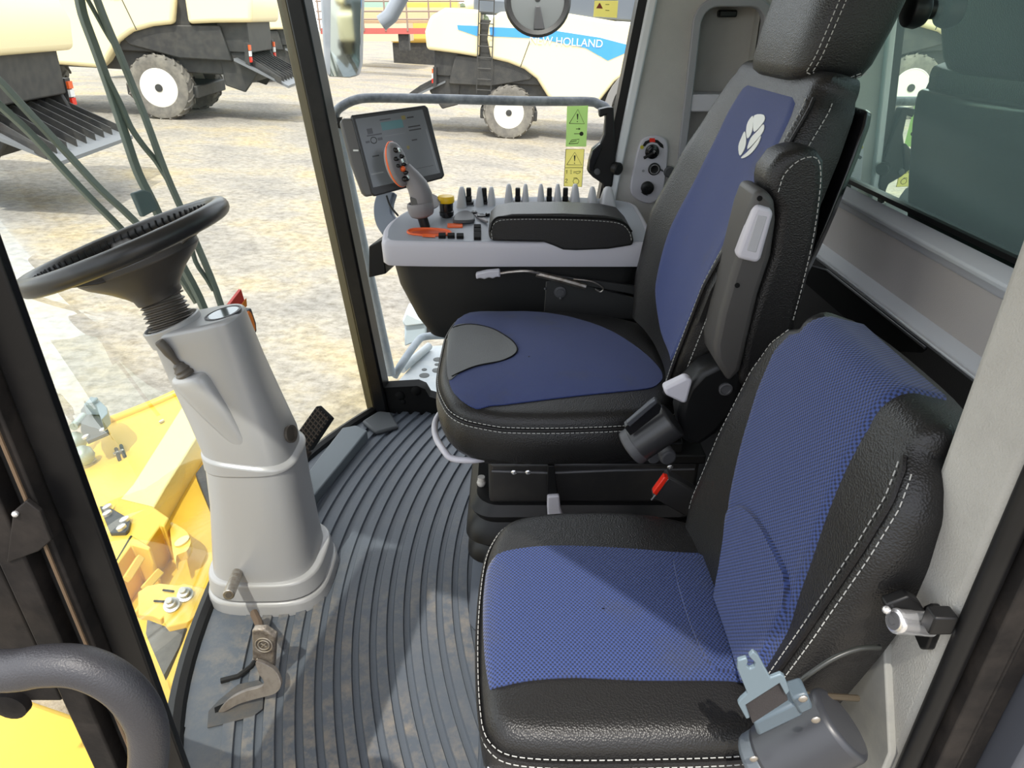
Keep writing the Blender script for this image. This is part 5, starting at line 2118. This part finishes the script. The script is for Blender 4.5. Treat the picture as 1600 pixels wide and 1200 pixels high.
m.tube([c_, c_ + V((0, .05, .5))], .012, 10)
m.build('mirror_bracket', dk_grey, rm, bevel=.003)

# ------------------------------------------------------------------ other combines on the field


def wheel(parent_name, root, c, R, w, sgn):
    m = MB()
    prof = [(R * .56, -w / 2 * .8), (R * .80, -w / 2), (R * .94, -w / 2 * .92), (R, -w / 2 * .6), (R, w / 2 * .6), (R * .94, w / 2 * .92), (R * .80, w / 2), (R * .56, w / 2 * .8)]
    m.lathe(prof, c, V((0, 1, 0)), 40)
    nl = 20
    for i in range(nl):
        for s_ in (-1, 1):
            a0 = 2 * PI * (i + (.5 if s_ > 0 else 0)) / nl
            pts = []
            for t in range(5):
                f = t / 4
                a = a0 + f * .26
                yy = s_ * w / 2 * (.02 + .92 * f)
                rr = R * (1.012 - .05 * f ** 3)
                pts.append(c + V((math.cos(a) * rr, yy, math.sin(a) * rr)))
            m.tube(pts, R * .034, 4)
    o = m.build('tyre', tyre, root)
    m = MB()
    m.lathe([(R * .57, -w / 2 * .82), (R * .57, w / 2 * .82 - .12), (R * .30, w / 2 * .3), (R * .1, w / 2 * .35)], c, V((0, sgn, 0)), 36)
    m.lathe([(R * .50, w / 2 * .55), (R * .57, w / 2 * .86), (R * .60, w / 2 * .84)], c, V((0, sgn, 0)), 36)
    m.build('rim', cream_rim, o)
    m = MB()
    m.lathe([(R * .13, w / 2 * .5), (R * .12, w / 2 * .9), (R * .05, w / 2 * .92)], c, V((0, sgn, 0)), 16)
    for i in range(8):
        a = 2 * PI * i / 8
        m.ball(c + V((math.cos(a) * R * .17, sgn * w * .30, math.sin(a) * R * .17)), R * .025, 8)
    m.build('hub', chassis, o)


def combine(label):
    r = thing('combine_harvester', label, 'combine', (0, 0, 0), 'combines parked on the field')
    W = 1.45
    def pan(nm, poly, mat, bev=.10):
        m = MB(); m.prism([V((x, -W, z_)) for x, z_ in poly], (0, 2 * W, 0))
        return m.build(nm, mat, r, bevel=bev, seg=4)
    pan('rear_hood', [(-2.55, 2.42), (-2.6, 2.9), (-2.45, 3.30), (-2.0, 3.55), (-.98, 3.55), (-.98, 2.30), (-1.6, 2.36)], cream)
    fr = [(x, z_) for x, z_ in [(-.62, 2.28), (-.75, 2.8), (-.70, 3.25), (-.45, 3.52), (.3, 3.62), (1.6, 3.60), (3.2, 3.46), (5.6, 3.2), (5.6, 2.45), (4.4, 2.42), (3.75, 2.25), (3.2, 1.85), (2.75, 1.22), (1.35, 1.18), (1.15, 1.35), (.80, 1.80), (.40, 2.05), (-.1, 2.2)]]
    sidep = pan('side_panel', fr, cream)
    for s in (-1, 1):
        m = MB()
        y0 = s * (W + .004)
        m.prism([V((x, y0, z_)) for x, z_ in [(-.70, 3.12), (-.66, 2.88), (.75, 2.90), (2.2, 2.72), (2.9, 2.42), (3.75, 2.82), (2.6, 3.02), (1.0, 3.15)]], (0, s * .012, 0))
        m.prism([V((x, y0, z_)) for x, z_ in [(-1.65, 3.12), (-1.62, 3.00), (-1.05, 2.86), (-1.02, 3.13)]], (0, s * .012, 0))
        m.build('blue_stripe', blue_stripe, sidep)
        cu = bpy.data.curves.new('lettering', 'FONT')
        cu.body = 'NEW HOLLAND'
        cu.size = .30
        cu.extrude = .006
        cu.align_x = 'CENTER'
        lo = bpy.data.objects.new('lettering', cu)
        COL.objects.link(lo)
        cu.materials.append(white)
        me_ = bpy.data.meshes.new_from_object(lo.evaluated_get(bpy.context.evaluated_depsgraph_get()))
        bpy.data.objects.remove(lo)
        lo = bpy.data.objects.new('lettering', me_)
        COL.objects.link(lo)
        lo.parent = sidep
        lo.location = (1.6, s * (W + .024), 2.76)
        lo.rotation_euler = (PI / 2, 0, 0 if s < 0 else PI)
        m = MB()
        m.lathe([(.19, 0), (.19, .01)], V((2.75, y0, 2.68)), V((0, s, 0)), 28)
        m.build('round_badge', white, sidep)
        m = MB()
        m.tube([V((.62, y0, 3.5)), V((.55, y0, 2.9)), V((.28, y0, 2.1))], .012, 4)
        m.build('panel_gap', chassis, sidep)
        m = MB()
        arc = []
        for t in range(13):
            a = PI * (1.0 - t / 12 * .62)
            arc.append((4.55 + 1.62 * math.cos(a), 1.05 + 1.45 * math.sin(a)))
        inn = [(4.55 + (x - 4.55) * .86, 1.05 + (z_ - 1.05) * .86) for x, z_ in arc]
        m.prism([V((x, s * (W - .02), z_)) for x, z_ in arc + inn[::-1]], (0, s * .10, 0))
        m.build('wheel_arch', M('arch_grey', (.22, .215, .21), .6) if 'arch_grey' not in bpy.data.materials else bpy.data.materials['arch_grey'], r, bevel=.01)
    m = MB()
    m.bb((-1.9, -1.1, 1.15), (4.8, 1.1, 2.5)); m.bb((-2.35, -1.2, 1.7), (-1.6, 1.2, 2.45)); m.bb((-.98, -1.25, 1.6), (.9, 1.25, 3.3))
    m.prism([V((-1.7, -1.32, 2.3)), V((.9, -1.32, 2.2)), V((.6, -1.32, 1.75)), V((-.6, -1.32, 1.5)), V((-1.9, -1.32, 1.5))], (0, 2.64, 0))
    m.bb((-.9, -1.2, .55), (.9, 1.2, .85))
    m.build('chassis', chassis, r, bevel=.03)
    m = MB()
    m.bb((.6, -1.25, 3.5), (4.2, 1.25, 4.1)); m.bb((-1.2, -1.1, 3.45), (.4, 1.1, 3.85))
    m.build('grain_tank', M('tank_grey', (.12, .14, .17), .5) if 'tank_grey' not in bpy.data.materials else bpy.data.materials['tank_grey'], r, bevel=.05)
    # straw chopper with its fins
    m = MB()
    for s in (-1, 1):
        m.prism([V((-1.5, s * 1.15, 2.1)), V((-2.3, s * 1.15, 1.75)), V((-2.5, s * 1.15, 1.25)), V((-2.1, s * 1.15, .75)), V((-1.6, s * 1.15, .9))], (0, -s * .08, 0))
    m.bb((-2.2, -1.12, .95), (-1.6, 1.12, 1.6))
    m.build('chopper_housing', chassis, r, bevel=.03)
    m = MB()
    m.prism([V((-2.0, -1.2, 1.52)), V((-3.25, -1.45, .92)), V((-3.25, -1.45, .98)), V((-2.0, -1.2, 1.58))], (0, 2.7, 0))
    ch = m.build('spreader_board', M('spreader_grey', (.16, .17, .18), .5) if 'spreader_grey' not in bpy.data.materials else bpy.data.materials['spreader_grey'], r)
    for i in range(9):
        y = -1.1 + 2.2 * i / 8
        m = MB()
        m.prism([V((-2.05, y, 1.55)), V((-3.1, y * 1.2, 1.02)), V((-3.1, y * 1.2, 1.18)), V((-2.2, y, 1.66))], (0, .03, 0))
        m.build('spreader_fin', chassis, ch)
    for s in (-1, 1):
        m = MB()
        m.bb((-2.36, s * 1.30 - .09, 1.42), (-2.26, s * 1.30 + .09, 1.95))
        tl = m.build('lamp_panel', chassis, r)
        for z0, mm in ((1.50, red), (1.64, white), (1.78, orange)):
            m = MB(); m.bb((-2.40, s * 1.30 - .075, z0), (-2.35, s * 1.30 + .075, z0 + .12))
            m.build('tail_lamp', mm, tl)
    m = MB()
    for y in (-1.49, -1.49):
        pass
    for x in (-1.02, -.58):
        m.tube([V((x, -1.52, 1.3)), V((x, -1.52, 4.2))], .018, 6)
    for i in range(9):
        m.tube([V((-1.02, -1.52, 1.4 + .30 * i)), V((-.58, -1.52, 1.4 + .30 * i))], .016, 6)
    m.build('ladder', chassis, r)
    for s in (-1, 1):
        wheel('w', r, V((0, s * 1.15, .78)), .78, .62, s)
        wheel('w', r, V((4.55, s * 1.25, 1.0)), 1.0, .80, s)
    m = MB()
    m.bb((-.15, -1.0, .70), (.15, 1.0, .90)); m.bb((4.4, -1.1, .9), (4.7, 1.1, 1.2))
    m.build('axle', chassis, r)
    m = MB()
    m.bb((5.2, -.95, 1.9), (6.6, .95, 3.6)); m.prism([V((5.0, -.7, 1.8)), V((7.2, -.7, .7)), V((7.2, -.7, .3)), V((5.0, -.7, .9))], (0, 1.4, 0))
    m.build('cab', M('cab_dark', (.05, .06, .06), .3) if 'cab_dark' not in bpy.data.materials else bpy.data.materials['cab_dark'], r, bevel=.08)
    m = MB()
    m.tube([V((4.3, 1.35, 3.75)), V((-.8, 1.6, 3.9)), V((-1.6, 1.6, 3.7))], .19, 12)
    m.build('unloading_spout', cream, r)
    return r


def place(o, u, v, rz, sc=1):
    """stand a combine on the sloping ground with its near rear wheel at the measured spot"""
    d = ray(u, v)
    # ground plane: z = -2.05 + GS x
    t = (CAM_H + 2.05) / (GS * d.x - d.z)
    g = V((0, 0, CAM_H)) + d * t
    R = Euler((0, -GS * 1.0, 0)).to_matrix() @ Euler((0, 0, rz)).to_matrix()
    o.rotation_euler = R.to_euler()
    o.scale = (sc, sc, sc)
    off = R @ V((0, -1.35 if abs(rz) < 1.6 else 1.35, 0)) * sc
    o.location = g - off
    o.location.z -= .02
    return o


c1 = combine('cream combine on the right, its ladder and rear wheel showing over the guard rail')
c2 = copy_tree(c1)
c2['label'] = 'cream combine left of centre, white-rimmed rear wheel beside the front pillar'
c3 = copy_tree(c1)
c3['label'] = 'nearest cream combine cut off at the left edge behind the wipers'
c4 = copy_tree(c1)
c4['label'] = 'cream combine mostly hidden behind the one left of centre, tail showing'
place(c1, 793, 216, math.radians(0))
place(c2, 258, 186, math.radians(184), 1.18)
place(c3, -225, 338, math.radians(184), 1.0)
place(c4, 385, 128, math.radians(184))

# two more combines behind the viewer, seen in the wing mirror
for x_, y_, lb in ((-5.0, -24, 'cream combine reflected in the wing mirror, right one of two'), (-9.6, -25, 'cream combine reflected in the wing mirror, left one of two')):
    c = copy_tree(c1)
    c['label'] = lb
    c.rotation_euler = (0, 0, math.radians(80))
    c.location = (x_, y_, gz(x_, y_))

# far machines: a red header trailer and a yellow combine
hd_ = thing('header_trailer', 'long pale and red cutting header parked far off between the two combines', 'header', at(620, 76, Y=44))
hp0 = at(620, 76, Y=44); hz = hp0.z
m = MB()
m.bb((hp0.x - 4.3, 44, hz + .75), (hp0.x + 4.6, 44.6, hz + 1.05))
m.build('cutter_bar', M('header_red', (.50, .12, .10), .5), hd_)
m = MB()
m.bb((hp0.x - 4.3, 44.8, hz + 1.3), (hp0.x + 4.6, 45.2, hz + 2.1))
m.build('back_sheet', M('header_cream', (.75, .60, .36), .5), hd_)
m = MB()
for z_ in (1.5, 1.9, 2.4, 2.8):
    m.tube([V((hp0.x - 4.4, 44, hz + z_)), V((hp0.x + 4.7, 44, hz + z_))], .05, 6)
for i in range(8):
    m.tube([V((hp0.x - 4.3 + 1.25 * i, 44, hz + .9)), V((hp0.x - 4.3 + 1.25 * i, 44, hz + 2.8))], .05, 6)
m.build('reel', M('reel_bars', (.30, .22, .18), .6), hd_)
m = MB()
m.bb((hp0.x + .1, 44.2, hz - .1), (hp0.x + .7, 44.8, hz + .8)); m.bb((hp0.x - 3.9, 44.2, hz - .1), (hp0.x - 3.3, 44.8, hz + .8))
m.build('trailer_wheel', chassis, hd_)
fc = thing('far_combine', 'far red and green combine front above the parked header', 'combine', at(590, 70, Y=50))
q = at(588, 70, Y=50)
m = MB(); m.bb((q.x - 1.6, 50, q.z + 1.6), (q.x + 1.7, 53, q.z + 3.6))
m.build('cab_glass', M('far_glass', (.35, .5, .42), .3), fc)
m = MB(); m.bb((q.x - 2.0, 49.9, q.z + 3.6), (q.x + 2.1, 53, q.z + 4.4))
m.build('cab_roof', M('far_red', (.62, .10, .12), .5), fc)
m = MB(); m.bb((q.x - 2.0, 50.2, q.z + .2), (q.x + 2.1, 53, q.z + 1.6))
m.build('lower_body', M('far_cream', (.7, .58, .4), .5), fc)
q = at(662, 60, Y=57)
fy = thing('far_harvester', 'far orange-yellow machine body to the right of the far header', 'combine', q)
m = MB(); m.bb((q.x - 2.6, 57, q.z - .3), (q.x + 2.6, 60, q.z + 2.6))
m.build('body', M('far_yellow', (.80, .52, .12), .5), fy, bevel=.3)
m = MB(); m.bb((q.x - 2.4, 57.3, q.z - 1.9), (q.x + 2.4, 59.5, q.z - .3))
m.build('undercarriage', chassis, fy)

# trees at the far edge of the field
leafm = M('far_leaves', (.10, .13, .07), .9, var=(.20, .22, .13), vscale=1.2)
bark = M('bark', (.12, .09, .06), .9)
tl = ['leafy tree far behind the field, tallest of the row', 'broad dull green tree on the far horizon', 'low rounded tree on the far horizon']
for i in range(16):
    x = -75 + 10 * i + random.uniform(-1.5, 1.5)
    y = random.uniform(105, 125)
    gz_ = -2.05 + GS * max(-16, min(x, 12))
    t = thing('field_tree', 'distant dull green tree in the row along the horizon', 'tree', (x, y, gz_), 'trees on the horizon')
    hgt = random.uniform(4.5, 8)
    m = MB(); m.cyl((x, y, gz_), (x, y, gz_ + hgt * .5), .25, 8)
    m.build('trunk', bark, t)
    m = MB()
    for j in range(26):
        a = random.uniform(0, 2 * PI)
        rr = random.uniform(0, 2.2)
        m.ball((x + rr * math.cos(a), y + rr * math.sin(a), gz_ + hgt * random.uniform(.30, .85)), random.uniform(.8, 1.6), 8)
    m.build('crown', leafm, t, flat=True)

# ------------------------------------------------------------------ light
w = bpy.data.worlds.new('sky')
SC.world = w
w.use_nodes = True
nt = w.node_tree
nt.nodes.clear()
out = nt.nodes.new('ShaderNodeOutputWorld')
sky = nt.nodes.new('ShaderNodeTexSky')
sky.sky_type = 'NISHITA'
sky.sun_disc = False
sky.sun_elevation = math.radians(58)
sky.sun_rotation = math.radians(150)
sky.air_density = 1.0
sky.dust_density = 2.5
b1 = nt.nodes.new('ShaderNodeBackground')
b1.inputs[1].default_value = .17
b2 = nt.nodes.new('ShaderNodeBackground')
b2.inputs[0].default_value = (1, .98, .95, 1)
b2.inputs[1].default_value = 1.15
ad = nt.nodes.new('ShaderNodeAddShader')
# the haze is brightest ahead of the machine, dimmer behind the viewer
tc = nt.nodes.new('ShaderNodeTexCoord')
dp = nt.nodes.new('ShaderNodeVectorMath'); dp.operation = 'DOT_PRODUCT'
dp.inputs[1].default_value = V((-.72, .62, .30)).normalized()
nt.links.new(tc.outputs['Generated'], dp.inputs[0])
mr_ = nt.nodes.new('ShaderNodeMapRange')
mr_.inputs[1].default_value = -.9
mr_.inputs[2].default_value = 1
mr_.inputs[3].default_value = .55
mr_.inputs[4].default_value = 2.1
nt.links.new(dp.outputs['Value'], mr_.inputs[0])
nt.links.new(mr_.outputs[0], b2.inputs[1])
nt.links.new(sky.outputs[0], b1.inputs[0])
nt.links.new(b1.outputs[0], ad.inputs[0])
nt.links.new(b2.outputs[0], ad.inputs[1])
nt.links.new(ad.outputs[0], out.inputs[0])

sun = bpy.data.lights.new('sun', 'SUN')
sun.energy = 3.5
sun.angle = math.radians(.6)
sun.color = (1, .95, .86)
so_ = bpy.data.objects.new('sun', sun)
COL.objects.link(so_)
so_.location = (-2, -8, 14)
sd = V((.16, .85, 0)).normalized() * math.cos(math.radians(61)) + V((0, 0, -math.sin(math.radians(61))))
so_.rotation_euler = sd.to_track_quat('-Z', 'Y').to_euler()

vs = SC.view_settings
SC.display_settings.display_device = 'sRGB'
vs.view_transform = 'Standard'
vs.look = 'None'
vs.gamma = 1
vs.exposure = 0.14
vs.use_curve_mapping = False
cy = SC.cycles
cy.max_bounces = 10
cy.transparent_max_bounces = 16
cy.diffuse_bounces = 5
cy.glossy_bounces = 4
cy.use_denoising = True
cy.sample_clamp_indirect = 6
cy.caustics_reflective = False
cy.caustics_refractive = False
